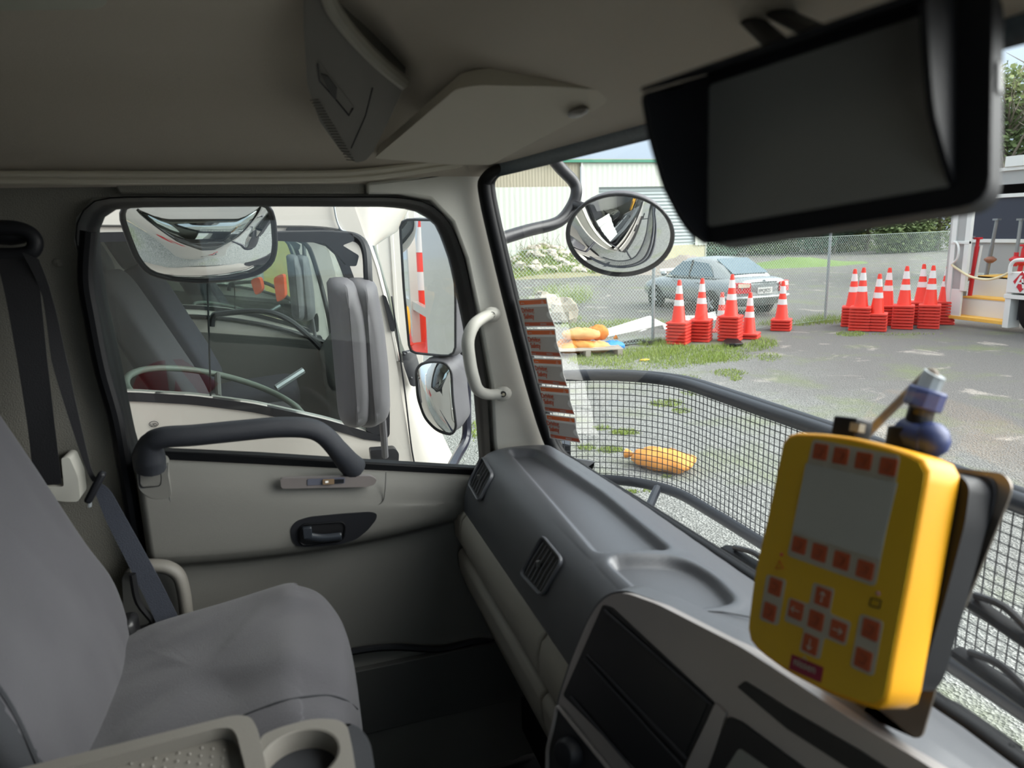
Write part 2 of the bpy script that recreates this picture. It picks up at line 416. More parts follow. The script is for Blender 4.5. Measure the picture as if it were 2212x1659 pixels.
b = B().tube(sp, srad, 12, closed=True, sq=(1.0, 1.0))
b.tube([p + V((.010, 0, 0)) for p in sp], [r * .8 for r in srad], 8, closed=True)
tag(b.obj('trim_8', M_rub, smooth=60), kind='structure')
# dark shade band across the top of the glass
M_band = mat('screen_top_band', col(40, 52, 62), .4, var=.4, vs=260, c2=col(84, 100, 110))
b = B().grid([[gl(YM - 1.44 + 1.98 * i / 40, 2.44 - .038 * j) + V((.009, 0, 0)) for i in range(41)] for j in range(2)])
tag(b.obj('trim_9', M_band, smooth=80, solid=.001), kind='structure')
# dark gap filler between dash and glass
b = B(); b.prism([P(u, v, z=1.782) for u, v in [(1195, 985), (1400, 1100), (1640, 1260), (2180, 1640), (2400, 1800), (2200, 1900), (1600, 1330), (1300, 1120)]], (0, 0, -.03)); tag(b.obj('trim_10', M_rub), kind='structure')

# ------------------------------------------------------------ door card
zsA, zsB = P(290, 999, y=1.45), P(1010, 1034, y=1.45)
def zs(x): return zsA.z + (zsB.z - zsA.z) * (x - zsA.x) / (zsB.x - zsA.x)
prof = [(1.52, 0, 1), (1.47, .002, 1), (1.452, -.006, 1), (1.438, -.03, 1), (1.428, -.055, 1), (1.424, -.075, 1)]
def drow(x):
    z0 = zs(x); e = min(1, max(0, (.46 - x) / .12)); f = .5 + .5 * e      # bulge fades towards the dash
    zb = 1.655 + .02 * ((x - .02) / .3) ** 2
    P_ = [(1.52, z0), (1.475, z0 + .001), (1.456, z0 - .006), (1.441, z0 - .026), (1.432 , z0 - .055), (1.428, (z0 + zb) / 2), (1.427, zb + .035), (1.431, zb + .018), (1.441, zb + .004), (1.456, zb - .006), (1.466, zb - .014), (1.47, zb - .03), (1.47, 1.55), (1.468, 1.48), (1.464, 1.42), (1.462, 1.37), (1.452, 1.36), (1.447, 1.34), (1.445, 1.2), (1.445, 1.02)]
    o = [V((x, 1.47 - (1.47 - y) * f if y < 1.47 else y, z)) for y, z in P_]
    return smooth_path(o, 3)
dx0, dx1 = P(306, 1100, y=1.45).x, .50
rows = [drow(dx0 + (dx1 - dx0) * i / 48) for i in range(49)]
nn = len(rows[0])
rows = [[V((p.x, 1.52, p.z)) for p in rows[0]], [V((p.x - .0, p.y + .012, p.z)) for p in rows[0]]] + [[V((p.x + .012, p.y, p.z)) for p in rows[0]]] + rows[1:]
b = B(); b.prism([P(u, v, y=1.475) for u, v in [(290, 972), (560, 984), (800, 999), (1060, 1014), (1060, 1045), (800, 1025), (560, 1005), (290, 995)]], (0, .03, 0)); tag(b.obj('trim_11', M_rub, bevel=.004), kind='structure')
door = B().grid(rows).obj('door_1', M_door, smooth=50); tag(door, kind='structure')
DF = 1.426
# upper left shoulder block under the grab rail, with its square cover
b = B(); b.prism(rpoly([P(u, v, y=1.43) for u, v in [(290, 996), (356, 996), (366, 1040), (372, 1075), (330, 1080), (300, 1060)]], .012), (0, .06, 0)); b.obj('door_shoulder', M_door, door, bevel=.01, seg=3)
b = B(); b.prism(rpoly([P(u, v, y=1.428) for u, v in [(303, 1020), (342, 1017), (347, 1030), (345, 1048), (308, 1052), (303, 1045)]], .006), (0, .005, 0)); b.obj('screw_cover', M_door, door, bevel=.0015)
b = B(); b.tube(rpoly([P(u, v, y=1.4285) for u, v in [(301, 1018), (344, 1015), (349, 1030), (347, 1050), (306, 1054), (301, 1046)]], .006), .0007, 6, closed=True); b.obj('cover_gap', M_black, door)
# fine moulded line round the stippled insert
pth = [(362, 1000), (362, 1040), (370, 1090), (395, 1125), (440, 1130), (600, 1116), (740, 1104), (800, 1096), (826, 1085), (832, 1060), (834, 1020)]
b = B(); b.tube(smooth_path([P(u, v, y=DF + .003) + V((0, .002, 0)) for u, v in pth], 5), .0011, 6); b.obj('insert_line', M_doorlo, door)
# dark grab rail
pth = [P(324, 1010, y=1.425), P(322, 985, y=1.415), P(327, 958, y=1.40), P(352, 945, y=1.39), P(420, 940, y=1.385), P(520, 930, y=1.385), P(600, 923, y=1.385), P(665, 925, y=1.385), P(700, 940, y=1.39), P(730, 972, y=1.40), P(750, 996, y=1.42), P(766, 1012, y=1.44)]
pth = smooth_path(pth, 5)
b = B().tube(pth, [.027 if i < 6 else .027 - .0095 * min(1, (i - 5) / 6) if i < len(pth) - 12 else .0175 + .006 * (i - len(pth) + 12) / 12 for i in range(len(pth))], 14, sq=(1.0, 1.15))
b.obj('grab_rail', mat('rail_dark_grain', col(38, 41, 48), .5, bump=.5, bs=1500), door, smooth=60, bevel=.004)
# window switch strip
sf = lambda u, v, d=0: P(u, v, y=DF - d)
b = B(); b.prism(rpoly([sf(u, v, .006) for u, v in [(605, 1034), (800, 1028), (815, 1036), (808, 1048), (790, 1052), (608, 1056)]], .006), (0, .012, 0)); sw = b.obj('switch_panel', mat('switch_panel_grey', col(112, 106, 104), .4), door, bevel=.003)
b = B(); b.prism(rpoly([sf(u, v, .0075) for u, v in [(664, 1035), (745, 1031), (745, 1044), (664, 1049)]], .003), (0, .004, 0)); b.obj('switch_recess', mat('switch_recess_blue', col(88, 90, 102), .4), sw)
b = B(); b.prism(rpoly([sf(u, v, .011) for u, v in [(697, 1036), (722, 1035), (722, 1046), (697, 1047)]], .002), (0, .006, 0)); b.obj('window_switch', mat('switch_bronze', col(120, 100, 78), .4), sw, bevel=.001)
b = B(); b.prism([sf(u, v, .0085) for u, v in [(722, 1036), (743, 1035), (743, 1043), (722, 1045)]], (0, .004, 0)); b.obj('switch_slot', M_black, sw)
b = B(); b.box(sf(706, 1041, .0115), (.006, .001, .004)); b.obj('switch_symbol', M_stkw, sw)
# inside door handle
o_ = [(628, 1140), (640, 1126), (668, 1117), (740, 1110), (800, 1106), (815, 1110), (813, 1122), (795, 1145), (770, 1165), (735, 1176), (670, 1182), (640, 1180), (629, 1165)]
b = B(); b.prism(rpoly([sf(u, v, .001) for u, v in o_], .01), (0, .02, 0)); hb = b.obj('handle_surround', M_black, door, bevel=.005, seg=3)
b = B(); b.tube(rpoly([sf(u, v, .003) for u, v in [(645, 1145), (655, 1133), (738, 1127), (746, 1135), (743, 1160), (735, 1168), (655, 1178), (646, 1170)]], .006), .0022, 8, closed=True); b.obj('recess_rim', M_rub, hb)
b = B(); b.prism(rpoly([sf(u, v, .002) for u, v in [(646, 1146), (656, 1134), (738, 1128), (745, 1136), (742, 1159), (735, 1167), (655, 1177), (647, 1169)]], .006), (0, .002, 0)); b.obj('handle_recess', M_vent, hb)
b = B(); b.tube(smooth_path([sf(u, v, .012) for u, v in [(655, 1156), (675, 1160), (700, 1162), (738, 1158)]], 4), .0075, 10, sq=(1.2, .8))
b.box(sf(664, 1150, .012), (.018, .012, .024)); b.obj('door_handle', mat('handle_black_gloss', col(38, 42, 48), .3), hb, bevel=.003)
# lower moulding and sill line in the footwell
b = B(); b.tube(smooth_path([P(u, v, y=1.448) for u, v in [(560, 1440), (640, 1440), (760, 1408), (850, 1398), (950, 1402), (1040, 1385), (1120, 1400)]], 5), .008, 8); b.obj('lower_moulding', M_black, door)
b = B(); b.prism(rpoly([V((-.05, 1.455, 1.2)), V((.52, 1.455, 1.2)), V((.52, 1.455, 1.36)), V((-.05, 1.455, 1.36))], .04), (0, -.02, 0)); b.obj('door_pocket', M_doorlo, door, bevel=.01)

# ============================================================ OVERHEAD
# storage locker end with its latch
pf = {'a': (655, -60, 1.02), 'b': (656, 60, 1.08), 'c': (664, 185, 1.16), 'd': (690, 262, 1.22), 'e': (735, 325, 1.27), 'f': (768, 352, 1.295), 'g': (790, 347, 1.285), 'h': (805, 330, 1.27), 'i': (840, 260, 1.20), 'j': (872, 190, 1.13), 'k': (876, 182, 1.12), 'l': (820, 140, 1.08), 'm': (760, 80, 1.03), 'n': (715, 20, .99), 'o': (690, -60, .95)}
g_ = [P(u, v, y=y) for u, v, y in pf.values()]
# best plane of these points
o0 = P(770, 345, y=1.29); n0 = (P(660, 100, y=1.10) - o0).cross(P(872, 186, y=1.125) - o0).normalized()
LF = Fn(o0, n0)
lk = T('overhead_locker', 'pale grey plastic end of the overhead locker with a square latch, beside the sun visor', 'locker', o0)
pts = [LF.px(u, v) for u, v, y in pf.values()]
b = B(); b.prism(rpoly(pts, .006), -LF.n * .10); b.obj('locker_end', M_console, lk, bevel=.006, seg=3)
b = B(); b.prism(rpoly([LF.px(u, v, .001) for u, v in [(688, 130), (702, 150), (762, 228), (764, 238), (758, 252), (748, 246), (714, 205), (696, 178)]], .004), -LF.n * .004)
lt = b.obj('latch_plate', M_console, lk, bevel=.001)
b = B(); b.prism([LF.px(u, v, .003) for u, v in [(693, 160), (708, 165), (728, 192), (726, 216), (712, 200)]], -LF.n * .004); b.obj('latch_recess', mat('latch_shadow_grey', col(62, 62, 60), .6), lt)
b = B(); b.tube([LF.px(u, v, .0015) for u, v in [(726, 216), (754, 250), (762, 234)]], .0012, 6)
b.tube([LF.px(u, v, .0015) for u, v in [(686, 138), (690, 175), (726, 216)]], .0008, 6); b.obj('latch_gap', M_black, lt)
b = B(); b.tube([LF.px(u, v, .0005) for u, v in [(805, 190), (790, 250), (759, 320)]], .0009, 6); b.obj('panel_seam', M_black, lk)
b = B()
for i in range(22):
    t = i / 21; u0, v0 = 672 + 78 * t, 215 + 128 * t - 18 * sin(pi * t) * 0; q = (u0 + 16, v0 - 12 + 4 * t)
    b.tube([LF.px(u0 - 2, v0 + 2, .0005), LF.px(q[0], q[1] + 12, .0005)], .0009, 5)
b.obj('grip_ribs', mat('rib_grey', col(96, 93, 86), .6), lk)
b = B(); b.tube(smooth_path([LF.px(u, v, .004) for u, v in [(700, -40), (718, 15), (762, 75), (820, 135), (874, 180)]], 5), .011, 10); b.obj('edge_moulding', M_beige, lk)

# fabric roll over the locker, meeting the header
# sun visor
vn = V((-.38, -.12, -.92)).normalized(); vo = V((.33, 1.0, 2.435))
VF = Fr(vo, V((0, -1, 0)), V((1, 0, 0)))
pl = (vo, vn)
vis = T('sun_visor', 'pale grey sun visor folded up against the header above the windscreen corner', 'visor', vo)
vp = [(808, 342), (870, 290), (985, 192), (1030, 184), (1200, 187), (1292, 194), (1313, 205), (1308, 225), (1240, 262), (1100, 335), (1062, 356), (980, 356)]
rf = rpoly([P(u, v, pl=pl) for u, v in vp], .015, 6)
b = B(); b.prism(rf, -vn * .022); vb = b.obj('visor_board', M_apil if False else mat('visor_vinyl', col(190, 184, 170), .75, bump=.2, bs=900), vis, bevel=.009, seg=4)
b = B(); q = P(1248, 243, pl=(vo + vn * .002, vn)); b.ball(q, (.010, .026, .006)); b.obj('visor_clip', mat('clip_grey', col(120, 116, 112), .3), vis)
b = B(); b.tube([P(1225, 246, pl=(vo - vn * .004, vn)), P(1268, 240, pl=(vo - vn * .004, vn))], .004, 8); b.obj('visor_pivot', M_greyp, vis)
b = B(); b.prism(rpoly([P(u, v, pl=(vo - vn * .012, vn)) for u, v in [(1060, 345), (1120, 315), (1200, 275), (1170, 300), (1110, 330), (1085, 338)]], .003), -vn * .004); b.obj('visor_mirror_flap', M_beige, vis)

# roof lamp, only its edge shows at the top left
b = B(); q = V((-.27, .93, 2.592)); b.prism(rpoly([P(u, v, z=q.z) for u, v in [(-60, -70), (225, -70), (232, 8), (215, 20), (150, 22), (-40, 24)]], .02), (0, 0, .03))
tag(b.obj('roof_lamp', mat('lamp_lens_pale', col(170, 172, 160), .4), bevel=.006), 'pale plastic lens of the roof lamp at the top left of the cab ceiling', 'lamp')

# ============================================================ MONITOR hanging over the windscreen
mo = CAM + rt * .1345 + up * .1967 + fw * .47
mr = (rt * .69 - up * .01 - fw * .72 * -1 * -1).normalized()      # towards the right it comes closer
MF = Fr(mo, mr, up)
mon = T('rear_view_monitor', 'large black monitor with a deep hood hanging over the top of the windscreen', 'monitor', MF.w(.06, -.05))
x1, y0 = MF.uv(2130, 430); 
W0, W1, H0, H1 = -.030, .1555, -.104, .014
b = B(); b.prism(rrect(MF, W0 + .02, H0, W1, H1, .014), -MF.n * .024); M_mon = mat('monitor_black', col(24, 25, 31), .6, spec=.3); bd = b.obj('monitor_body', M_mon, mon, bevel=.006, seg=3)
b = B(); b.prism(rrect(MF, -.004, -.092, .138, .002, .003, .001), -MF.n * .001); b.obj('screen', mat('monitor_screen', col(140, 140, 140), .3, spec=.8), mon)
b = B(); b.prism([MF.w(W1 + .0005, -.03, -.012 + .004), MF.w(W1 + .0005, -.03, -.016), MF.w(W1 + .0005, -.045, -.016), MF.w(W1 + .0005, -.045, -.008)], MF.r * .001); b.obj('side_buttons', M_vent, mon)
# hood wings and hood roof
def wing(a, pr, th): b = B(); b.prism(rpoly([MF.w(a, *q) for q in pr], .006), MF.r * th); b.obj('hood_wing', M_mon, mon, bevel=.001)
wing(-.008, [(.012, -.005), (-.023, .072), (-.0485, .0634), (-.0737, .0493), (-.0908, .031), (-.0991, .0173), (-.104, -.005)], .0035)
wing(.1365, [(.012, -.005), (-.0128, .0507), (-.0433, .043), (-.0636, .0352), (-.0799, .0163), (-.095, -.005)], .0035)
b = B(); b.prism([MF.w(-.008, .012, -.004), MF.w(.14, .012, -.004), MF.w(.14, -.0118, .0507), MF.w(-.008, -.022, .072)], MF.u * .003); b.obj('hood_roof', M_mon, mon, bevel=.001)
# bracket arms to the ceiling
brk = T('monitor_bracket', 'black two-armed bracket holding the monitor to the cab ceiling', 'bracket', MF.w(.03, .03))
for (a, c, e_) in ((.015, .05, 1), (.04, .075, 1)):
    p0 = MF.w(c - .01, H1 + .002, -.012); p1 = P(1600 + (40 if a > .02 else 0), 8 if a > .02 else 25, z=2.475)
    b = B(); b.tube([p0, p0.lerp(p1, .5), p1], .006, 8, sq=(.7, 1.6)); b.obj('arm', M_black, brk)
q = P(1640, -25, z=2.475)
b = B(); b.box(q, (.05, .11, .02), Matrix.Rotation(.3, 3, 'Z')); b.obj('ceiling_plate', M_black, brk, bevel=.004)
b = B(); b.box(P(1590, 30, z=2.47), (.018, .02, .012)); b.obj('pivot_knob', M_galv, brk, bevel=.002)

# ============================================================ STICKERS on the glass edge
gn = V((-.975, -.08, -.207)).normalized(); go = gl(1.36, 2.0) - V((.004, 0, 0))
lab = [((1119, 647), (1183, 643), (1200, 706), (1133, 706)), ((1136, 711), (1202, 710), (1213, 772), (1147, 768)), ((1150, 773), (1216, 775), (1226, 835), (1162, 828)), ((1165, 833), (1232, 838), (1242, 896), (1176, 888)), ((1179, 894), (1245, 902), (1255, 957), (1188, 946))]
names5 = ['topmost', 'second from the top', 'middle one', 'fourth from the top', 'lowest']
for i, q in enumerate(lab):
    c4 = [P(u, v, pl=(go, gn)) for u, v in q]                      # TL TR BR BL
    def bl(s, t, c=0): return c4[0].lerp(c4[1], s).lerp(c4[3].lerp(c4[2], s), t) + gn * c
    st = T('safety_sticker', 'orange and grey Driving Safety sticker, %s in the strip on the windscreen' % names5[i], 'sticker', c4[0], 'driving safety stickers on the windscreen edge')
    b = B(); b.prism(rpoly([bl(0, 0), bl(.97, 0), bl(.94, .5), bl(1, 1), bl(0, 1)], .002), gn * .0004); b.obj('backing', M_stkw, st)
    b = B(); b.prism(rpoly([bl(.03, .05, .0005), bl(.94, .05, .0005), bl(.93, .2, .0005), bl(.04, .2, .0005)], .001), gn * .0003); b.obj('top_band', M_ora, st)
    b = B(); b.prism([bl(.07, .34, .0005), bl(.2, .29, .0005), bl(.9, .29, .0005), bl(.93, .38, .0005), bl(.93, .45, .0005), bl(.86, .5, .0005), bl(.83, .6, .0005), bl(.86, .7, .0005), bl(.94, .78, .0005), bl(.95, .83, .0005), bl(.06, .83, .0005)], gn * .0003); b.obj('grey_panel', M_stk, st)
    b = B(); b.prism([bl(.05, .83, .0006), bl(.96, .83, .0006), bl(.98, .96, .0006), bl(.05, .96, .0006)], gn * .0003); b.obj('bottom_band', M_orad, st)
    sf_ = Fr(c4[3], c4[2] - c4[3], c4[0] - c4[3]); w_ = (c4[2] - c4[3]).length; h_ = (c4[0] - c4[3]).length
    text('lettering', 'Driving', sf_, w_ * .07, h_ * .52, .0012, h_ * .25, M_orad, st, ext=.0002, bold=.0003, sx_=1.5)
    text('lettering', 'Safety', sf_, w_ * .10, h_ * .30, .0012, h_ * .25, M_orad, st, ext=.0002, bold=.0003, sx_=1.5)
    text('small_print', 'vtnz.co.nz', sf_, w_ * .08, h_ * .07, .0014, h_ * .085, M_stk, st, ext=.0001)
    text('small_print', '0800 88 88 69', sf_, w_ * .58, h_ * .07, .0014, h_ * .085, M_stk, st, ext=.0001)
    b = B(); b.tube([bl(.78, .17, .001), bl(.815, .09, .001), bl(.85, .17, .001)], .0004, 5, closed=True); b.obj('triangle_symbol', M_stkw, st); b = B(); b.tube([bl(.09, .17, .001), bl(.11, .11, .001), bl(.14, .15, .001), bl(.17, .12, .001), bl(.2, .16, .001)], .0004, 5); b.obj('wave_symbol', M_stkw, st)

# white grab handle on the A pillar
gh = T('pillar_grab_handle', 'pale plastic grab handle screwed to the pillar beside the windscreen', 'handle', P(1040, 760, y=1.44))
pth = smooth_path([P(u, v, y=y) for u, v, y in [(1066, 678, 1.447), (1048, 684, 1.435), (1024, 702, 1.41), (1011, 735, 1.40), (1014, 775, 1.40), (1022, 815, 1.40), (1033, 842, 1.41), (1055, 852, 1.435), (1090, 850, 1.447)]], 5)
b = B().tube(pth, .0125, 12, sq=(.95, 1.15)); b.obj('grip', M_apil, gh, smooth=70)
for u, v in ((1062, 680), (1086, 851)):
    q = P(u, v, y=1.445); m_ = Matrix.Rotation(pi / 2, 3, 'X')
    b = B(); b.ball(q, (.021, .012, .017)); e_ = b.obj('end_boss', M_apil, gh)
    q2 = P(u, v, y=1.434)
    b = B(); b.lathe([(.0068, 0), (.0068, .004)], q2, 14, m_); b.obj('screw_recess', M_vent, gh)
    b = B(); b.lathe([(.0035, 0), (.0035, .003)], q2 - V((0, .0025, 0)), 8, m_); b.obj('screw_head', M_bolt, gh)

# ============================================================ DASHBOARD
dash = T('dashboard', 'dark grey moulded dashboard running below the windscreen, with moulded trays and air vents', 'dashboard', (.4, .9, 1.7))
DP = [(.655, 1.790), (.60, 1.806), (.56, 1.822), (.52, 1.832), (.47, 1.836), (.43, 1.836), (.40, 1.831), (.378, 1.818), (.360, 1.796), (.345, 1.765), (.336, 1.735), (.332, 1.708), (.334, 1.700), (.345, 1.695)]
prof = smooth_path([V((x, 0, z)) for x, z in DP], 14)
prof = [p for p in prof]
trays = [rpoly([P(u, v, z=1.832) for u, v in [(1096, 975), (1160, 975), (1300, 1063), (1452, 1190), (1290, 1196)]], .02),
         rpoly([P(u, v, z=1.832) for u, v in [(1303, 1206), (1470, 1206), (1540, 1240), (1600, 1306), (1440, 1330)]], .03)]
def sdf(poly, x, y):
    ins = False; d = 9; k = len(poly)
    for i in range(k):
        a, c = poly[i], poly[(i + 1) % k]
        if (a.y > y) != (c.y > y) and x < (c.x - a.x) * (y - a.y) / (c.y - a.y) + a.x: ins = not ins
        ex, ey = c.x - a.x, c.y - a.y; t = max(0, min(1, ((x - a.x) * ex + (y - a.y) * ey) / (ex * ex + ey * ey + 1e-12)))
        d = min(d, sqrt((a.x + ex * t - x) ** 2 + (a.y + ey * t - y) ** 2))
    return -d if ins else d
SO, SN = V((.357, .739, 1.85)), V((-.90, -.332, .284)).normalized()   # the centre panel turns towards the driver
rows = []
ny = 460
yy = [1.455 - .003 * i for i in range(8)] + [1.43 - (1.43 + .53) * i / ny for i in range(1, ny + 1)]
for y in yy:
    e_ = max(0, (y - 1.40) / .055); sh_ = .03 * (1 - sqrt(max(0, 1 - e_ * e_)))
    row = []
    for p in prof:
        z = p.z; x = p.x
        if x > .39 and z > 1.8:
            s_ = min(sdf(t, x, y) for t in trays); t = max(0, min(1, (-s_ + .004) / .016)); z -= .015 * t * t * (3 - 2 * t)
            t2 = max(0, min(1, 1 - abs(s_ - .008) / .016)); z += .001 * t2 * t2 * (3 - 2 * t2)
        # keep the sheet inside the glass line
        xg = interp(XB, max(y, YM - y)) - .02
        if y < .80: x = max(x, SO.x + (SN.y * (y - SO.y) + SN.z * (z - SO.z)) / -SN.x + .016)
        row.append(V((min(x, xg + (x - xg) * 0 if x > xg else x) + sh_ * .3, y, z - sh_)))
    rows.append(row)
bd_ = B().grid(rows); bd_.obj('dash_top', M_dash, dash, smooth=60, solid=0); DH = hitter(bd_)
b = B(); pr = [V((p.x, 1.455, p.z - .025)) for p in prof] + [V((.6, 1.455, 1.60)), V((.36, 1.455, 1.60))]
b.prism(pr, (0, -.01, 0)); b.obj('dash_end', M_dash, dash)
# pale lower pads
def band(name, pts, ya, yb, m, bev=.006):
    b = B(); b.prism([V((x, ya, z)) for x, z in pts], (0, yb - ya, 0)); return b.obj(name, m, dash, bevel=bev, seg=3)
up1 = [(.45, 1.704), (.335, 1.704), (.322, 1.690), (.317, 1.665), (.318, 1.635), (.326, 1.618), (.45, 1.612)]
lo1 = [(.45, 1.610), (.325, 1.610), (.317, 1.598), (.320, 1.56), (.335, 1.515), (.36, 1.46), (.38, 1.40), (.45, 1.40)]
band('upper_pad', up1, 1.462, 1.405, M_beige); band('upper_pad', up1, 1.402, .915, M_beige); band('upper_pad', up1, .911, .775, M_beige)
band('glovebox_door', lo1, 1.44, .905, M_beige); band('lower_pad', lo1, .901, .79, M_beige)
b = B(); b.prism([V((.46, 1.45, 1.70)), V((.46, 1.45, 1.1)), V((.55, 1.45, 1.1)), V((.6, 1.45, 1.7))], (0, -.85, 0)); b.prism([V((.60, .62, 1.75)), V((.60, .62, 1.1)), V((.64, .62, 1.1)), V((.64, .62, 1.75))], (0, -1.1, 0)); b.obj('dash_core', M_black, dash)
# air vents
def vent(corners, nsl):
    hp_ = [DH(u, v) for u, v in corners]; q = [p for p, n in hp_]
    nn_ = (q[1] - q[3]).cross(q[0] - q[2]).normalized()
    if nn_.dot(CAM - q[0]) < 0: nn_ = -nn_
    c = sum(q, V((0, 0, 0))) / 4; q = [p - nn_ * (p - c).dot(nn_) + nn_ * .004 for p in q]
    b = B(); b.prism(rpoly(q, .010), -nn_ * .03); vo = b.obj('air_vent', M_vent, dash, bevel=.001)
    b = B(); b.tube(rpoly([c + (p - c) * 1.05 + nn_ * .001 for p in q], .012), .0042, 8, closed=True, sq=(1, .7)); b.obj('vent_rim', M_dash, vo)
    bl = lambda s, t: q[0].lerp(q[1], s).lerp(q[3].lerp(q[2], s), t)
    for i in range(nsl):
        t = (i + .7) / (nsl + .4); a_, c_ = bl(t, .07), bl(t, .95)
        b = B(); b.tube([a_ + nn_ * .001, (a_ + c_) / 2 + nn_ * .003, c_ + nn_ * .001], .0009, 6); b.obj('vent_slat', M_slat, vo)
    m_ = bl(.42, .5); b = B(); b.box(m_ + nn_ * .005, (.008, .005, .012)); b.obj('vent_tab', M_doorlo, vo, bevel=.002)
M_slat = mat('slat_grey', col(110, 112, 116), .35)
vent([(1048, 992), (1067, 1028), (1040, 1084), (1018, 1048)], 5)
vent([(1178, 1163), (1219, 1212), (1176, 1286), (1134, 1240)], 6)

# centre stack
SFm = Fr(SO, V((0, -1, 0)), (0, 0, 1))
SFm = Fn(SO, SN)
sp_ = lambda u, v, c=0: P(u, v, pl=(SO + SN * c, SN))
stk = [(1180, 2300), (1180, 1800), (1184, 1640), (1195, 1570), (1210, 1500), (1237, 1420), (1268, 1345), (1292, 1305), (1318, 1284), (1350, 1280), (1420, 1305), (1600, 1397), (1735, 1485), (1850, 1562), (2000, 1650), (2250, 1830), (2400, 2300)]
b = B(); b.prism(rpoly([sp_(u, v) for u, v in stk], .012, 8), -SN * .04)
b.obj('centre_bezel', M_silver, dash, bevel=.012, seg=6, smooth=60)
b = B(); b.prism(rpoly([sp_(u, v, -.012) + (V((0, .004, 0)) if u < 1350 else V((0, 0, .004))) for u, v in stk], .012), V((.030, .011, -.004))); b.obj('stack_hood', M_dash, dash, bevel=.008, seg=3)
def spl(name, pts, c, th, m, bev=.001, r=.003, par=None):
    b = B(); b.prism(rpoly([sp_(u, v, c) for u, v in pts], r), -SN * th); return b.obj(name, m, par or dash, bevel=bev)
unit = spl('display_unit', [(1302, 1306), (1320, 1312), (1543, 1520), (1478, 1650), (1470, 1760), (1216, 1502)], .0022, .004, M_vent, .001, .004)
spl('display_glass', [(1308, 1324), (1528, 1520), (1480, 1630), (1271, 1412)], .004, .002, M_screen, 0, .003, unit)
spl('display_glass', [(1261, 1424), (1476, 1648), (1466, 1740), (1236, 1500)], .004, .002, M_screen, 0, .0, unit)
for a_, c_ in (((1306, 1318), (1534, 1521)), ((1268, 1414), (1484, 1640)), ((1262, 1421), (1474, 1656)), ((1232, 1504), (1400, 1700))):
    b = B(); b.tube([sp_(*a_, .005), sp_(*c_, .005)], .0013, 6); b.obj('display_edge', mat('edge_grey', col(52, 52, 56), .4), unit)
spl('upright_divider', [(1545, 1518), (1568, 1541), (1500, 1760), (1470, 1680)], .003, .003, M_silver, .001, .002)
rd = spl('radio_unit', [(1572, 1548), (1600, 1560), (1850, 1745), (1800, 2000), (1500, 2000), (1520, 1680)], .003, .004, M_vent, .001, .004)
spl('radio_screen', [(1596, 1616), (1700, 1690), (1650, 1900), (1540, 1800), (1560, 1672)], .0045, .002, mat('radio_lcd', col(128, 128, 122), .3), .001, .004, rd)
spl('card_slot', [(1592, 1484), (1608, 1471), (1700, 1530), (1860, 1624), (1960, 1690), (1960, 1740), (1860, 1678), (1700, 1575)], .002, .003, M_vent, .001, .002)
lp = spl('heater_panel', [(1205, 1530), (1310, 1660), (1400, 1800), (1180, 1900), (1186, 1620)], .002, .003, mat('heater_black', col(34, 34, 36), .5), .001, .006)
b = B(); b.tube(rpoly([sp_(u, v, .003) for u, v in [(1204, 1524), (1318, 1664), (1410, 1820), (1178, 1900), (1183, 1620)]], .006), .003, 8, closed=True); b.obj('panel_edge', M_silver, lp)
kn = SFm.m(); b = B(); b.lathe([(.020, 0), (.019, .012), (.015, .018), (.004, .019)], sp_(1236, 1625, .002), 20, kn); b.obj('heater_knob', M_black, lp, bevel=.001)
# thin joint line across the dash top
b = B(); b.tube([P(u, v, z=1.8372) for u, v in [(1505, 1320), (1560, 1322), (1630, 1335)]], .0008, 6); b.obj('joint_line', M_black, dash)

# ============================================================ YELLOW CONTROLLER on its plate
CR = V((.1184, -.9847, .1276)); CU = V((.2741, .1559, .949)); CO = V((.3432, .3651, 2.073))
KS = 1.33; CO = CAM + (CO - CAM) * KS; CF = Fr(CO, CR, CU); CF.r *= KS; CF.u *= KS; CF.n *= KS
_uv = CF.uv; CF.uv = lambda u, v, c=0: tuple(q / KS ** 2 for q in _uv(u, v, c))
ctl = T('light_board_controller', 'yellow handheld controller with orange keys and a grey screen, mounted on a metal plate', 'controller', CO)
fo = [(1652, 955), (1690, 938), (1712, 934), (1780, 936), (1850, 945), (1930, 965), (1990, 986), (2008, 1000), (2010, 1020), (1992, 1120), (1965, 1270), (1938, 1410), (1920, 1515), (1908, 1532), (1885, 1532), (1790, 1500), (1700, 1452), (1640, 1408), (1620, 1385), (1615, 1362), (1630, 1240), (1660, 1110), (1690, 965)]
fo = fo[1:]
fo[0] = (1693, 948)
out = [CF.px(u, v) for u, v in fo]
c_ = sum(out, V((0, 0, 0))) / len(out)
def sc_(k): return [c_ + (p - c_) * k for p in out]
b = B(); rg = [[p - CF.n * .028 for p in resample(rpoly(sc_(.995), .006), 64)]]
R0 = resample(rpoly(out, .008 * KS), 64)
b = B().loft([[p - CF.n * .029 for p in R0], [p - CF.n * .0015 for p in R0], [c_ + (p - c_) * .992 + CF.n * .0 for p in R0], [c_ + (p - c_) * .975 + CF.n * .0012 for p in R0]], cap=True)
b.obj('case', M_yel, ctl, smooth=50, bevel=.0015)
b = B().loft([[c_ + (p - c_) * .965 + CF.n * .0005 for p in R0], [c_ + (p - c_) * .965 + CF.n * .0018 for p in R0]], cap=True); b.obj('face', M_yelf, ctl, smooth=50)
def cp(name, pts, m, c=.0022, th=.001, r=.002, par=None, bev=0):
    b = B(); b.prism(rpoly([CF.px(u, v, c) for u, v in pts], r), -CF.n * th); return b.obj(name, m, par or ctl, bevel=bev)
pan = cp('key_panel', [(1756, 948), (1945, 984), (1890, 1268), (1700, 1200)], M_greyp, .0024, .0012, .005)
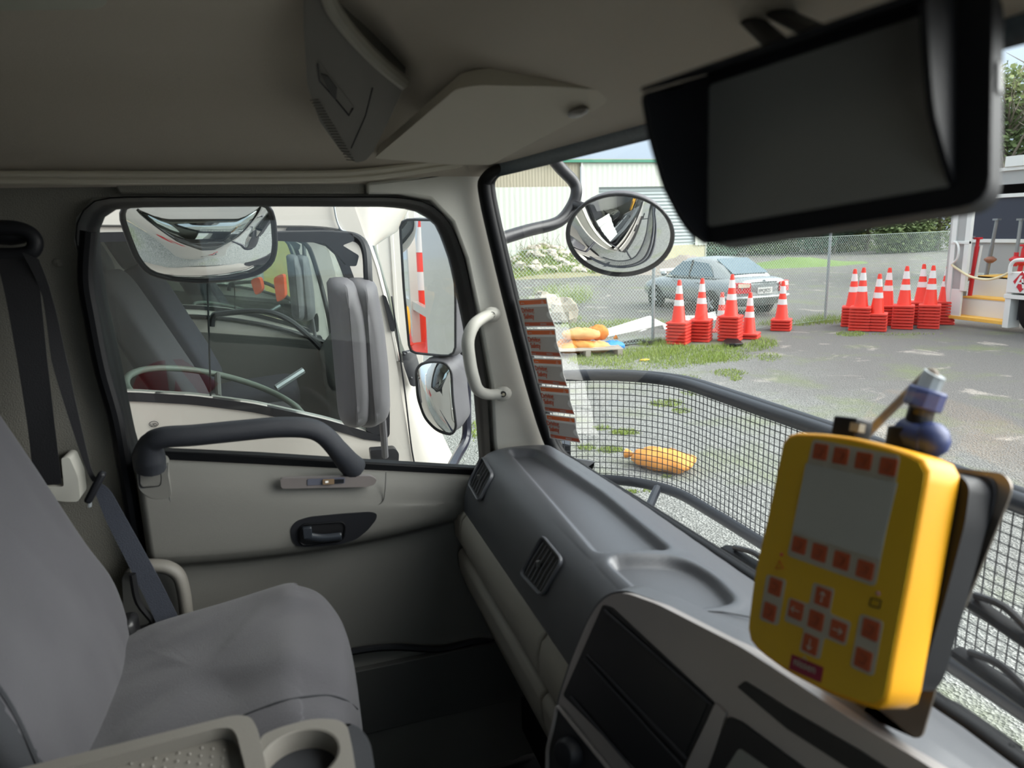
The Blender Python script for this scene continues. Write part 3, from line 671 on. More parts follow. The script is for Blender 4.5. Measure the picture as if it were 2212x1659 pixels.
cp('screen', [(1741, 1000), (1937, 1043), (1898, 1208), (1711, 1148)], M_lcd, .0031, .001, .001)
def key(u, v, w_, h_, par, sym=None):
    a, b_ = CF.uv(u, v, .003)
    q = rpoly([CF.w(a - w_, b_ - h_, .0034), CF.w(a + w_, b_ - h_, .0034), CF.w(a + w_, b_ + h_, .0034), CF.w(a - w_, b_ + h_, .0034)], .0015)
    bb = B(); bb.prism(q, -CF.n * .0012); o = bb.obj('key', M_orb, par, bevel=.0004)
    if sym:
        dx, dy = sym; L = .0036
        bb = B(); p0 = CF.w(a - dx * L, b_ - dy * L, .0037); p1 = CF.w(a + dx * L, b_ + dy * L, .0037)
        bb.tube([p0, p1], .0005, 6)
        for s_ in (-1, 1): bb.tube([p1, CF.w(a + dx * L * .35 - dy * s_ * L * .55, b_ + dy * L * .35 + dx * s_ * L * .55, .0037)], .0005, 6)
        bb.obj('arrow', M_greyp, o)
    else:
        bb = B(); bb.tube([CF.w(a - .003, b_ - .002, .0037), CF.w(a + .001, b_ - .003, .0037), CF.w(a + .003, b_ + .002, .0037), CF.w(a - .002, b_ + .003, .0037)], .0004, 5); bb.obj('key_symbol', mat('key_symbol_brown', col(120, 62, 40), .6) if 'key_symbol_brown' not in bpy.data.materials else bpy.data.materials['key_symbol_brown'], o)
K = .0060
for u, v in [(1772, 976), (1816, 985), (1865, 996), (1918, 1008)]: key(u, v, K, K * .95, pan)
for u, v in [(1726, 1178), (1769, 1194), (1817, 1211), (1868, 1231)]: key(u, v, K, K * .95, pan)
s1 = cp('side_keys_panel', [(1656, 1240), (1698, 1252), (1680, 1352), (1640, 1338)], M_greyp, .0024, .001, .004)
key(1674, 1268, K * .95, K, s1); key(1662, 1322, K * .95, K, s1)
s2 = cp('side_keys_panel', [(1858, 1325), (1908, 1342), (1886, 1462), (1836, 1440)], M_greyp, .0024, .001, .004)
key(1880, 1360, K * .95, K, s2); key(1864, 1424, K * .95, K, s2)
s3 = cp('arrow_keys_panel', [(1757, 1258), (1802, 1272), (1792, 1325), (1838, 1344), (1826, 1396), (1780, 1377), (1770, 1425), (1726, 1406), (1737, 1358), (1694, 1341), (1704, 1290), (1748, 1305)], M_greyp, .0024, .001, .003)
key(1777, 1290, K, K, s3, (0, 1)); key(1719, 1318, K, K, s3, (-1, 0)); key(1762, 1340, K, K, s3); key(1810, 1362, K, K, s3, (1, 0)); key(1750, 1392, K, K, s3, (0, -1))
bg_ = cp('brand_badge', [(1710, 1413), (1778, 1442), (1772, 1475), (1704, 1445)], mat('badge_maroon', col(140, 26, 56), .5), .0024, .001, .001)
pA, pB, pC = CF.px(1706, 1440, .0026), CF.px(1773, 1470, .0026), CF.px(1711, 1416, .0026)
tf = Fr(pA, pB - pA, pC - pA); text('badge_lettering', 'nissen', tf, .0028 * KS, .0026 * KS, .0002, .0078 * KS, M_greyp, bg_, ext=.0002)
b = B(); b.tube([CF.px(1734, 1424, .003), CF.px(1738, 1418, .003), CF.px(1742, 1427, .003)], .0004, 5); b.obj('badge_mark', M_greyp, bg_)
b = B(); b.ball(CF.px(1688, 1198, .003), .0017); b.obj('warning_lamp', mat('lamp_red', col(186, 70, 60), .3), ctl)
b = B(); b.tube([CF.px(1684, 1212, .0025), CF.px(1676, 1228, .0025), CF.px(1692, 1228, .0025)], .0006, 5, closed=True); b.obj('warning_triangle', M_orad, ctl)
b = B(); b.ball(CF.px(1897, 1282, .003), .0019); b.obj('battery_lamp', mat('lamp_lilac', col(170, 120, 120), .3), ctl)
b = B(); b.tube([CF.px(1882, 1292, .0025), CF.px(1903, 1298, .0025), CF.px(1899, 1314, .0025), CF.px(1878, 1308, .0025)], .0006, 5, closed=True); b.obj('battery_symbol', M_vent, ctl)
# black rear cover and the thin folded plate it hangs on
b = B(); b.prism(rpoly([CF.px(u, v, -.03) for u, v in [(1990, 1010), (2075, 1025), (2095, 1050), (2085, 1130), (2040, 1300), (1990, 1470), (1965, 1500), (1850, 1440), (1900, 1200)]], .01), -CF.n * .022); b.obj('rear_cover', M_black, ctl, bevel=.006, seg=3)
pt = T('mounting_plate', 'thin bent metal plate standing on the dash behind the yellow controller', 'bracket', CF.px(2000, 1500, -.055))
b = B(); b.prism(rpoly([CF.px(u, v, -.056) for u, v in [(2060, 1010), (2168, 1022), (2186, 1048), (2180, 1075), (2088, 1300), (2045, 1400), (1992, 1590), (1978, 1596), (1760, 1500), (1800, 1440), (1960, 1200)]], .006), -CF.n * .002); b.obj('plate', M_plate, pt, bevel=.0006)
b = B(); b.prism(rpoly([CF.px(u, v, -.053) for u, v in [(2060, 1018), (2140, 1030), (2150, 1060), (2140, 1110), (2080, 1270), (2030, 1400), (2000, 1440), (1900, 1400)]], .01), -CF.n * .003); b.obj('plate_pad', M_black, pt, bevel=.001)
q = CF.px(2070, 1256, -.050); b = B(); b.lathe([(.006, 0), (.006, .002), (.004, .0045), (.0005, .005)], q, 14, CF.m()); b.obj('bolt', M_bolt, pt)
# connector and cable on top
cn = T('cable_connector', 'blue and black round plug with a cable, standing on top of the yellow controller', 'plug', CF.px(1985, 960, -.04))
def CP(u, v, c=-.035): return CF.px(u, v, c)
def cyl(pa, pb, r1, r2=None, n=14): return B().tube([pa, pb], [r1 * KS, (r2 or r1) * KS], n)
cyl(CP(1955, 972), CP(1962, 925), .013).obj('plug_base', M_black, cn, bevel=.002)
cyl(CP(1948, 935), CP(2012, 958), .0125).obj('elbow_ring', M_blue, cn, bevel=.003)
b = B(); b.ball(CP(2010, 950), .0125 * KS); b.obj('elbow_cap', M_blue, cn)
cyl(CP(1978, 932), CP(1992, 880), .0085).obj('plug_neck', M_black, cn, bevel=.001)
b = B(); b.tube([CP(1990, 882), CP(2006, 840)], .0125 * KS, 10); b.obj('plug_collar', M_blue, cn, bevel=.002)
b = B(); b.tube(smooth_path([CP(2003, 845), CP(2014, 818), CP(2020, 808)], 4), .0075 * KS, 10); b.obj('cable_gland', M_galv, cn)
b = B(); b.tube(smooth_path([CP(2018, 815), CP(2016, 806), CP(2004, 808), CP(1985, 826, -.04), CP(1940, 870, -.05), CP(1890, 920, -.06), CP(1850, 965, -.07)], 6), .0033 * KS, 8); b.obj('cable', M_cable, cn)
b = B(); b.box(CP(1839, 930, -.02), (.02, .018, .018), CF.m()); b.obj('small_plug', M_vent, cn, bevel=.002)
b = B(); b.box(CP(1852, 924, -.012), (.008, .006, .006), CF.m()); b.obj('plug_tab', M_greyp, cn)

# ============================================================ PASSENGER SEAT
def wob(p, a, s, k=0): return p + V((mn.noise(p * s + V((k, 0, 0))), mn.noise(p * s + V((0, k + 5, 0))), mn.noise(p * s + V((3, 0, k))))) * a
seat = T('passenger_seat', 'passenger seat in a loose charcoal canvas cover, beside the door', 'seat', (-.15, 1.08, 1.3))
def pillow(fr, w_, h_, d_, e=.35, nu=44, nv=44, wr=.006, seed=0, mod=None):
    """a cushion: superellipsoid box with wrinkles; fr.w gives its centre frame"""
    b = B(); rows = []
    for i in range(nv + 1):
        a = -pi / 2 + pi * i / nv; row = []
        for j in range(nu):
            t = 2 * pi * j / nu
            pw = lambda c, q: (abs(c) ** q) * (1 if c >= 0 else -1)
            X = pw(cos(a), e) * pw(cos(t), e) * w_; Y = pw(cos(a), e) * pw(sin(t), e) * h_; Z = pw(sin(a), e) * d_
            if mod: X, Y, Z = mod(X, Y, Z)
            row.append(wob(fr.w(X, Y, Z), wr, 9, seed) + (wob(V((0, 0, 0)) + fr.w(X, Y, Z) * 1, 0, 1) * 0))
        rows.append(row)
    return b.loft(rows, cap=True)
# cushion: frame right = +X (towards dash), up = +Y (towards door), normal = +Z
cf = Fr(V((-.165, 1.085, 1.565)), V((1, 0, .06)), V((0, 1, 0)))
def cm(X, Y, Z):
    if Z > 0: Z += .012 * (1 - (Y / .24) ** 2) * 0 + .018 * max(0, 1 - abs(X - .13) / .12) - .03 * max(0, (-X - .08) / .14)
    if X > .15: X -= .02 * (Y / .24) ** 2
    return X, Y, Z
cus = pillow(cf, .222, .235, .085, .32, 72, 48, .012, 1, cm); cus.obj('seat_cushion', M_seat, seat, smooth=80, sub=1)
def strip(p0, p1): pass
SH = hitter(cus)
b = B(); b.tube(smooth_path([SH(u, v)[0] for u, v in [(520, 1548), (560, 1532), (620, 1512), (700, 1502), (745, 1512), (772, 1532)]], 5), .0016, 6); b.obj('cover_seam', M_seatd, seat)
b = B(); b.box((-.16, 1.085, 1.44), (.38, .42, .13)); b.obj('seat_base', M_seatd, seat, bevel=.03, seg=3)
b = B(); b.box((-.16, 1.085, 1.22), (.34, .36, .42)); b.obj('seat_pedestal', M_vent, seat, bevel=.02)
# backrest: normal faces forward and up
bn = V((.93, 0, .34)).normalized()
bf = Fr(V((-.30, 1.085, 1.66)) + V((-.34, 0, .93)).normalized() * .30 - bn * .075, V((0, -1, 0)), V((-.34, 0, .93)))
def bmod(X, Y, Z):
    k = max(0, (Y + .05) / .40); X *= 1 - .22 * k * k
    if Z > 0: Z += .022 * (abs(X) / .24) ** 2 - .01 - .03 * max(0, 1 - abs(Y + .2) / .12) * 0
    return X, Y, Z
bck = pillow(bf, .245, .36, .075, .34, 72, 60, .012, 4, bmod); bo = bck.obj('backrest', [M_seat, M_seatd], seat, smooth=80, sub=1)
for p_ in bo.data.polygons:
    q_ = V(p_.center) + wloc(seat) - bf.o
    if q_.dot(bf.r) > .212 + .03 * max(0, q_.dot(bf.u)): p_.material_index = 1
BH = hitter(bck); b = B(); b.tube(smooth_path([BH(u, v)[0] for u, v in [(-60, 1420), (0, 1492), (40, 1560), (76, 1640), (100, 1700)]], 4), .0035, 6); b.obj('cover_seam', M_seatd, seat)
b = B(); b.box((-.335, 1.30, 1.62), (.07, .05, .06)); b.obj('recliner_cover', M_vent, seat, bevel=.01)

# moulded loop beside the seat, on the door sill side
b = B(); b.tube(smooth_path([P(u, v, y=1.40) for u, v in [(285, 1226), (330, 1222), (362, 1226), (385, 1242), (396, 1275), (402, 1320), (406, 1370)]], 5), .0125, 12, sq=(1, 1.3))
lp = T('sill_grab_loop', 'grey moulded loop on the door side of the seat, behind the lap belt', 'loop', P(390, 1280, y=1.40)); b.obj('loop_tube', M_console, lp, smooth=60)
b = B(); b.prism(rpoly([P(u, v, y=1.43) for u, v in [(262, 1235), (370, 1232), (390, 1270), (396, 1380), (270, 1400)]], .02), (0, .02, 0)); b.obj('backing_plate', M_doorlo, lp, bevel=.004)

# ============================================================ SEAT BELT
blt = T('seat_belt', 'dark seat belt hanging from the pillar guide down beside the passenger seat', 'seat belt', P(40, 540, y=1.45))
def ribbon(path, wv, th=.0016, n=5):
    ps = smooth_path([p for p, _ in path], n); rows = []
    m_ = len(path)
    for i, p in enumerate(ps):
        t = i / n; j = min(m_ - 1, int(t)); f = t - j; wv_ = path[j][1].lerp(path[min(m_ - 1, j + 1)][1], f); rows.append((p, wv_))
    b = B(); rg = []
    for p, q in rows:
        h = V((0, -1, 0)) * th
        rg.append([p - q / 2, p + q / 2, p + q / 2 + h, p - q / 2 + h])
    return b.loft(rg)
def pr2(u, v, u2, v2, y, y2=None):
    a_, c2 = P(u, v, y=y), P(u2, v2, y=y2 if y2 else y); return ((a_ + c2) / 2, c2 - a_)
ribbon([pr2(-8, 560, 78, 556, 1.44), pr2(12, 640, 88, 636, 1.42), pr2(38, 780, 102, 775, 1.40), pr2(60, 920, 118, 915, 1.40), pr2(75, 1050, 134, 1045, 1.42)], 0).obj('retractor_webbing', M_beltd, blt, smooth=60)
ribbon([pr2(48, 545, 84, 560, 1.43), pr2(92, 640, 112, 640, 1.42), pr2(112, 780, 150, 800, 1.40), pr2(148, 900, 172, 905, 1.385), pr2(186, 1010, 196, 1008, 1.375), pr2(200, 1040, 212, 1036, 1.37)], 0).obj('shoulder_webbing', M_beltd, blt, smooth=60)
ribbon([pr2(202, 1045, 214, 1042, 1.37), pr2(206, 1065, 240, 1062, 1.37), pr2(232, 1130, 276, 1125, 1.365), pr2(280, 1225, 326, 1215, 1.35), pr2(315, 1295, 362, 1285, 1.34), pr2(340, 1350, 388, 1338, 1.33), pr2(362, 1400, 410, 1390, 1.32)], 0).obj('lap_webbing', M_belt, blt, smooth=60)
b = B(); b.box(P(206, 1052, y=1.36), (.013, .018, .062), Matrix.Rotation(.55, 3, 'Y')); b.obj('tongue', M_black, blt, bevel=.005)
b = B(); b.tube([P(196, 1062, y=1.355), P(194, 1095, y=1.36)], .0035, 6, sq=(1, .5)); b.obj('tongue_blade', M_galv, blt)
b = B(); b.tube(smooth_path([P(u, v, y=1.45) for u, v in [(-30, 500), (20, 492), (60, 502), (76, 522), (66, 545), (20, 552), (-30, 545)]], 4, True), .013, 10, closed=True); b.ball(P(20, 505, y=1.47), (.04, .02, .02)); b.obj('pillar_guide', M_black, blt, smooth=60)
b = B(); b.tube(smooth_path([P(u, v, y=1.34) for u, v in [(286, 1240), (298, 1300), (330, 1345), (300, 1360)]], 4), .006, 8); b.obj('buckle_stalk', M_vent, blt)
rc = T('belt_retractor_cover', 'beige plastic surround on the pillar where the belt disappears', 'cover', P(150, 1040, y=1.47))
b = B(); b.prism(rpoly([P(u, v, y=1.44) for u, v in [(132, 988), (150, 988), (168, 1030), (173, 1075), (168, 1084), (140, 1084), (80, 1075), (80, 1050), (138, 1052)]], .006), (0, .05, 0)); b.obj('surround', M_apil, rc, bevel=.004)

# ============================================================ MIDDLE SEAT TRAY
con = T('folding_console', 'folded middle seatback with a grey moulded tray and a cup holder', 'console', (-.1, .68, 1.75))
zt = 1.775
cz = lambda u, v, z=zt: P(u, v, z=z)
o_ = rpoly([cz(u, v) for u, v in [(-260, 1745), (60, 1655), (505, 1544), (540, 1546), (556, 1572), (572, 1640), (640, 2100), (-260, 2300)]], .015)
h_ = rpoly([cz(u, v) for u, v in [(-120, 1745), (80, 1676), (470, 1572), (500, 1572), (512, 1590), (540, 1700), (560, 2000), (-120, 2100)]], .015)
b = B(); b.prism(o_, (0, 0, -.05), [h_]); b.obj('tray_rim', M_console, con, bevel=.006, seg=3)
b = B(); b.prism([V((p.x, p.y, zt - .016)) for p in o_], (0, 0, -.03)); b.obj('tray_floor', M_console, con)
b = B()
b.prism(rpoly([cz(u, v, zt - .0145) for u, v in [(60, 1700), (200, 1655), (470, 1590), (490, 1600), (500, 1700), (520, 1900), (0, 1950)]], .008), (0, 0, -.003)); b.obj('tray_insert', M_console, con, bevel=.001)
b = B()
for i in range(26):
    for j in range(12):
        p = cz(485, 1605, zt - .0145) + V((-.0115 * i, -.0125 * j - (.006 if i % 2 else 0), 0)) + V((.10 * -0, 0, 0))
        b.lathe([(.0018, 0), (.0012, .0016), (.0002, .0019)], p, 6)
tag(b.obj('tray_bumps', M_console, con, smooth=60), kind='stuff')
ch = [(560, 1590), (600, 1572), (672, 1552), (728, 1553), (750, 1566), (760, 1610), (790, 1800), (800, 2100), (640, 2100), (575, 1660)]
cc_ = cz(648, 1632, zt - .008)
circ = [cc_ + V((.041 * cos(2 * pi * k / 40), .041 * sin(2 * pi * k / 40), 0)) for k in range(40)]
b = B(); b.prism(rpoly([cz(u, v, zt - .008) for u, v in ch], .012), (0, 0, -.03), [circ]); b.obj('cup_holder_top', M_console, con, bevel=.004, seg=3)
b = B(); b.loft([[p + V((0, 0, .001)) for p in circ], [cc_ + (p - cc_) * .95 for p in circ], [cc_ + (p - cc_) * .93 + V((0, 0, -.012)) for p in circ], [cc_ + (p - cc_) * .86 + V((0, 0, -.06)) for p in circ], [cc_ + (p - cc_) * .1 + V((0, 0, -.062)) for p in circ]], cap=False); b.obj('cup_well', M_console, con, smooth=50)
b = B(); b.prism(rpoly([cz(u, v, zt - .03) for u, v in [(740, 1558), (775, 1568), (800, 1600), (812, 1680), (840, 2100), (300, 2300), (500, 1700)]], .02), (0, 0, -.12)); b.obj('seatback_edge', M_seatd, con, bevel=.015, seg=4)
b = B(); b.box((-.20, .52, 1.62), (.40, .40, .12)); b.obj('middle_seat_body', M_seatd, con, bevel=.03)
b = B(); b.box((-.2, .55, 1.28), (.4, .4, .56)); b.obj('middle_seat_base', M_vent, con, bevel=.02)

# ============================================================ OWN TRUCK, OUTSIDE
M_mirgrey = mat('mirror_cover_grey', col(92, 90, 94), .55, bump=.3, bs=700, var=.05)
M_mblack = mat('mirror_frame_black', col(34, 34, 38), .4, bump=.05)
M_guard = mat('guard_black_paint', col(34, 38, 46), .38, bump=.05)
M_red = mat('emblem_red', col(190, 30, 44), .5)

def dome(outline, fr, h, nr=10):
    """bulged mirror glass inside an outline"""
    c = sum(outline, V((0, 0, 0))) / len(outline); b = B(); rings = []
    for i in range(nr):
        t = 1 - i / nr; rings.append([c + (p - c) * t + fr.n * h * (1 - t * t) for p in outline])
    b.loft(rings, cap=False); k = len(b.v); n = len(outline); b.v.append(c + fr.n * h)
    for j in range(n): b.f.append((k - n + j, k - n + (j + 1) % n, k))
    return b
def shell_back(outline, fr, d, n=7, squash=.75):
    b = B(); c = sum(outline, V((0, 0, 0))) / len(outline); rings = []
    for i in range(n):
        a = pi / 2 * i / (n - 1); rings.append([c + (p - c) * (1 - (1 - squash) * (1 - cos(a)) if i < n - 1 else squash * .8) - fr.n * d * sin(a) for p in outline])
    return b.loft(rings)

# round front mirror on its bent arm
rmc = P(1338, 512, y=1.52)
vdir = (CAM - rmc).normalized(); side = vdir.cross(V((0, 0, 1))).normalized()
nrm_ = (Matrix.Rotation(R(-40), 3, vdir.cross(V((0, 0, 1))).normalized()) @ vdir)
if nrm_.z > vdir.z: nrm_ = (Matrix.Rotation(R(40), 3, side) @ vdir)
nrm_ = (Matrix.Rotation(R(-6), 3, vdir) @ nrm_)
RF = Fn(rmc, nrm_)
rr_ = 113 / FPX * (rmc - CAM).dot(fw)
circ = [RF.w(rr_ * cos(2 * pi * i / 48), rr_ * .98 * sin(2 * pi * i / 48)) for i in range(48)]
rm = T('round_mirror', 'round convex mirror on a bent black arm outside the windscreen corner', 'mirror', rmc)
dome([rmc + (p - rmc) * .965 for p in circ], RF, rr_ * .30, 14).obj('mirror_glass', M_mirror, rm, smooth=80)
b = B(); b.tube(circ, .0042, 8, closed=True); b.obj('rim', M_mblack, rm, smooth=70)
b = shell_back(circ, RF, .05, 8, .55); b.obj('mirror_back', M_mirgrey, rm, smooth=60)
arm = smooth_path([P(u, v, y=y) for u, v, y in [(1150, 270, 1.60), (1178, 320, 1.62), (1208, 360, 1.64), (1238, 392, 1.66), (1245, 415, 1.66), (1234, 447, 1.66), (1205, 480, 1.64), (1140, 498, 1.58), (1085, 515, 1.52), (1030, 535, 1.48)]], 6)
b = B(); b.tube(arm, .0145, 12); b.obj('arm', M_mblack, rm, smooth=60)
b = B(); b.tube([P(1238, 441, y=1.66), P(1262, 447, y=1.62), P(1290, 465, y=1.60)], .011, 10); b.obj('arm_clamp', M_mblack, rm, smooth=60)

# wide kerb mirror over the door window
yk = 1.86
kp = [(300, 440), (560, 438), (582, 446), (592, 475), (596, 530), (590, 565), (560, 590), (500, 604), (430, 608), (370, 603), (320, 590), (295, 560), (275, 510), (262, 470), (266, 446)]
kc = P(430, 520, y=yk); kd = (CAM - kc).normalized()
KN = (kd + V((0, 0, -.75)) + V((.10, 0, 0))).normalized(); KF = Fn(kc, KN)
ko = resample(rpoly([KF.px(u, v) for u, v in kp], .02), 60)
km = T('kerb_mirror', 'wide convex mirror with a black rim seen through the top of the door window', 'mirror', kc)
kcc = sum(ko, V((0, 0, 0))) / 60
dome([kcc + (p - kcc) * .975 for p in ko], KF, .055, 14).obj('mirror_glass', M_mirror, km, smooth=80)
b = B(); b.tube(ko, .0058, 8, closed=True); b.obj('rim', M_mblack, km, smooth=70)
shell_back(ko, KF, .05, 7, .8).obj('mirror_back', M_mblack, km, smooth=60)
b = B(); b.tube([kc + V((0, .03, .05)), kc + V((.05, .02, .22)), kc + V((.1, -.28, .36))], .012, 10); b.obj('arm', M_mblack, km)

# main door mirror and the lower wide-angle mirror on one bar
def rectmirror(name, label, px, y, nv, bulge, dep, rad=.02, extra=None):
    c = P(sum(p[0] for p in px) / len(px), sum(p[1] for p in px) / len(px), y=y)
    f = Fn(c, nv); o = resample(rpoly([f.px(u, v) for u, v in px], rad), 56)
    t = T(name, label, 'mirror', c); cc = sum(o, V((0, 0, 0))) / len(o)
    dome([cc + (p - cc) * .98 for p in o], f, bulge, 12).obj('mirror_glass', M_mirror, t, smooth=80)
    b = B(); b.tube(o, .0035, 8, closed=True); b.obj('rim', M_mblack, t, smooth=70)
    b = B(); b.loft([[p - f.n * .002 for p in o], [p - f.n * dep * .5 + (p - cc) * .03 for p in o], [p - f.n * dep - (p - cc) * .04 for p in o], [cc + (p - cc) * .7 - f.n * dep * 1.25 for p in o]]); b.obj('housing', M_mirgrey, t, smooth=50)
    return t, c, f
mm, mc, mf = rectmirror('door_mirror', 'tall flat mirror reflecting cones and chequered plate, outside the door window', [(864, 482), (878, 474), (968, 476), (976, 490), (984, 640), (984, 755), (976, 768), (960, 769), (890, 762), (884, 750), (872, 620)], 1.86, V((-.70, -.69, 0)), .0, .07, .012)
lm, lc, lf = rectmirror('lower_wide_mirror', 'small bulging mirror with a thick dark housing below the tall door mirror', [(898, 800), (908, 786), (935, 780), (962, 784), (975, 800), (978, 860), (986, 925), (976, 940), (945, 932), (918, 905), (902, 860)], 1.84, V((-.62, -.76, -.12)), .03, .10, .02)
b = B(); b.tube(smooth_path([P(992, 560, y=1.93), P(1000, 700, y=1.93), P(1006, 800, y=1.95), P(1008, 900, y=1.95), P(1006, 950, y=1.93), P(985, 990, y=1.85), P(960, 1040, y=1.70), P(948, 1070, y=1.56)], 5), .014, 10)
tag(b.obj('mirror_bar', mat('bar_gloss_black', col(40, 40, 52), .2)), 'glossy black bar that carries the door mirrors and curves back to the cab', 'bar')

# mesh stone guard ahead of the windscreen
gd = T('mesh_guard', 'black tubular frame with square wire mesh standing ahead of the windscreen', 'guard', (.94, .45, 1.7))
def GT(): return [P(u, v, z=1.90) for u, v in [(1140, 815), (1225, 812), (1310, 811), (1400, 816), (1475, 828), (1550, 852), (1660, 890), (1770, 928)]]
gt = GT(); gt = smooth_path(gt + [V((.972, .90, 1.9)), V((.965, .69, 1.9)), V((.96, .45, 1.9))], 6)
gtm = gt + [mir(p) for p in reversed(gt[:-1])]
def gx(y):
    yy = max(y, YM - y)
    for a, c in zip(gt, gt[1:]):
        if c.y <= yy <= a.y: s = (yy - c.y) / max(1e-6, a.y - c.y); return c.x + (a.x - c.x) * s
    return gt[0].x if yy > gt[0].y else gt[-1].x
gb_ = [P(u, v, z=1.6) for u, v in [(1150, 968), (1215, 978), (1330, 1002), (1480, 1080), (1640, 1185)]]
ZB = 1.60
b = B(); b.tube(gtm, .0155, 10); b.obj('top_rail', M_guard, gd, smooth=60)
b = B(); b.tube([V((p.x + .035, p.y + (.02 if p.y > .45 else -.02), p.z - .004)) for p in gtm], .0145, 10); b.obj('outer_rail', M_guard, gd, smooth=60)
b = B(); b.tube([V((p.x - .005, p.y, ZB)) for p in gtm], .014, 10); b.obj('bottom_rail', M_guard, gd, smooth=60)
b = B(); L = [0]
for a, c in zip(gtm, gtm[1:]): L.append(L[-1] + (c - a).length)
def at_(d):
    for i in range(len(L) - 1):
        if L[i + 1] >= d: t = (d - L[i]) / (L[i + 1] - L[i]); return gtm[i].lerp(gtm[i + 1], t)
    return gtm[-1]
pitch = .0165; nv_ = int(L[-1] / pitch)
for i in range(nv_):
    p = at_(i * pitch); b.tube([V((p.x, p.y, ZB)), V((p.x, p.y, 1.90))], .0011, 4)
for j in range(1, int(.30 / pitch)):
    z = ZB + j * pitch; b.tube([V((p.x + .001, p.y, z)) for p in gtm[::2] + [gtm[-1]]], .0011, 4)
b.obj('wire_mesh', M_guard, gd, smooth=0)
for yy in (1.62, .45, -.7):
    x_ = gx(yy); b = B(); b.tube([V((x_ - .02, yy, ZB)), V((x_ - .2, min(yy, 1.4), 1.58))], .012, 8); b.obj('bracket', M_guard, gd)
b = B(); b.prism([P(u, v, z=1.62) for u, v in [(1205, 955), (1228, 962), (1232, 1004), (1215, 1000)]], (0, 0, .06)); b.obj('end_plate', M_guard, gd)

# wipers
def wiper(label, a, c, x, grp='wipers below the windscreen'):
    t = T('wiper', label, 'wiper', a, grp)
    b = B(); b.tube([a, c], .011, 8, sq=(.7, 1.3)); b.obj('blade', M_rub, t)
    m0 = a.lerp(c, .5); d = (c - a)
    b = B(); b.tube(smooth_path([a.lerp(c, .15) + V((.0, 0, .012)), m0 + V((0, 0, .022)), a.lerp(c, .85) + V((0, 0, .012))], 4), .005, 8); b.obj('bridge', M_mblack, t)
wiper('upper black wiper across the wire mesh at the right edge of the windscreen', P(2080, 1288, x=.80), P(2260, 1412, x=.80), .8)
wiper('lower black wiper above the bottom guard rail at the right of the windscreen', P(2066, 1408, x=.80), P(2260, 1545, x=.80), .8)
wiper('black wiper tip lying low behind the yellow controller, left of it', P(1568, 1186, x=.72), P(1700, 1262, x=.72), .72)

# writing and emblem on the outer skin of the door
t = T('door_emblem', 'red round emblem on the white door skin, seen mirrored in the next truck window', 'emblem', (-.5, 1.57, 1.62))
ef = Fr(V((-.50, 1.566, 1.66)), V((-1, 0, 0)), V((0, 0, 1)))
ef.r = -ef.r
cpts = [ef.w(.14 * cos(a), .14 * sin(a)) for a in [R(90 + 10 * i) for i in range(19)]]
b = B(); b.prism(cpts, ef.n * .002); b.obj('red_half', M_red, t)
b = B(); b.prism([ef.w(.03, .14), ef.w(.065, .14), ef.w(.20, .02), ef.w(.13, -.04)], ef.n * .002); b.prism([ef.w(.03, .05), ef.w(.05, 0), ef.w(.02, 0)], ef.n * .002); b.obj('red_arrow', M_red, t)
t = T('door_lettering', 'PRO ACTIVE lettering on the outside of the white cab door', 'lettering', (-.1, 1.57, 1.4))
tf_ = Fr(V((.2, 1.566, 1.12)), V((-1, 0, 0)), V((0, 0, 1)))
text('lettering', 'PRO', tf_, 0, .10, .0, .11, M_red, t, ext=.001, bold=.003); text('lettering', 'ACTIVE', tf_, 0, 0, 0, .11, mat('letter_blue_grey', col(60, 64, 76), .5), t, ext=.001, bold=.003)
# deck rack behind the cab (seen in the door mirror)
rk = T('deck_rack', 'white posts, yellow rail and chequer plate of the deck behind the cab', 'rack', (-2.2, 1.4, 1.2))
for x in (-1.55, -2.15, -2.75, -3.5): b = B(); b.box((x, 1.5, 1.75), (.06, .05, 1.9)); b.obj('post', M_white, rk)
for z in (1.86, 2.55): b = B(); b.box((-2.5, 1.5, z), (2.2, .03, .05)); b.obj('rail', M_white, rk)
M_cheq = mat('chequer_plate', col(180, 172, 160), .35, metal=.4, var=.3, vs=5, c2=col(170, 90, 80), bump=.5, bs=60)
b = B()
b.prism([V((-3.9, .6, 1.2)), V((-1.6, .6, 1.2)), V((-1.6, .6, 2.5)), V((-3.9, .6, 2.5))], (0, -.01, 0))
for i in range(34):
    for j in range(18):
        x = -3.85 + .066 * i + (.033 if j % 2 else 0); z = 1.24 + .07 * j
        for s_ in (-1,): b.prism([V((x, .601, z)), V((x + .03, .601, z + .02)), V((x + .06, .601, z)), V((x + .03, .601, z - .02))], (0, .004, 0))
b.obj('chequer_panel', M_cheq, rk, smooth=0)
b = B(); b.box((-2.5, 1.1, 1.16), (2.6, .95, .06)); b.obj('deck', mat('deck_cream', col(226, 205, 170), .6), rk)
b = B(); b.tube(smooth_path([V((-2.9, 1.42, 1.2)), V((-2.95, 1.42, 1.6)), V((-3.1, 1.42, 1.78)), V((-3.7, 1.42, 1.8))], 5), .02, 8); b.obj('yellow_rail', mat('rail_yellow', col(240, 170, 30), .5), rk)

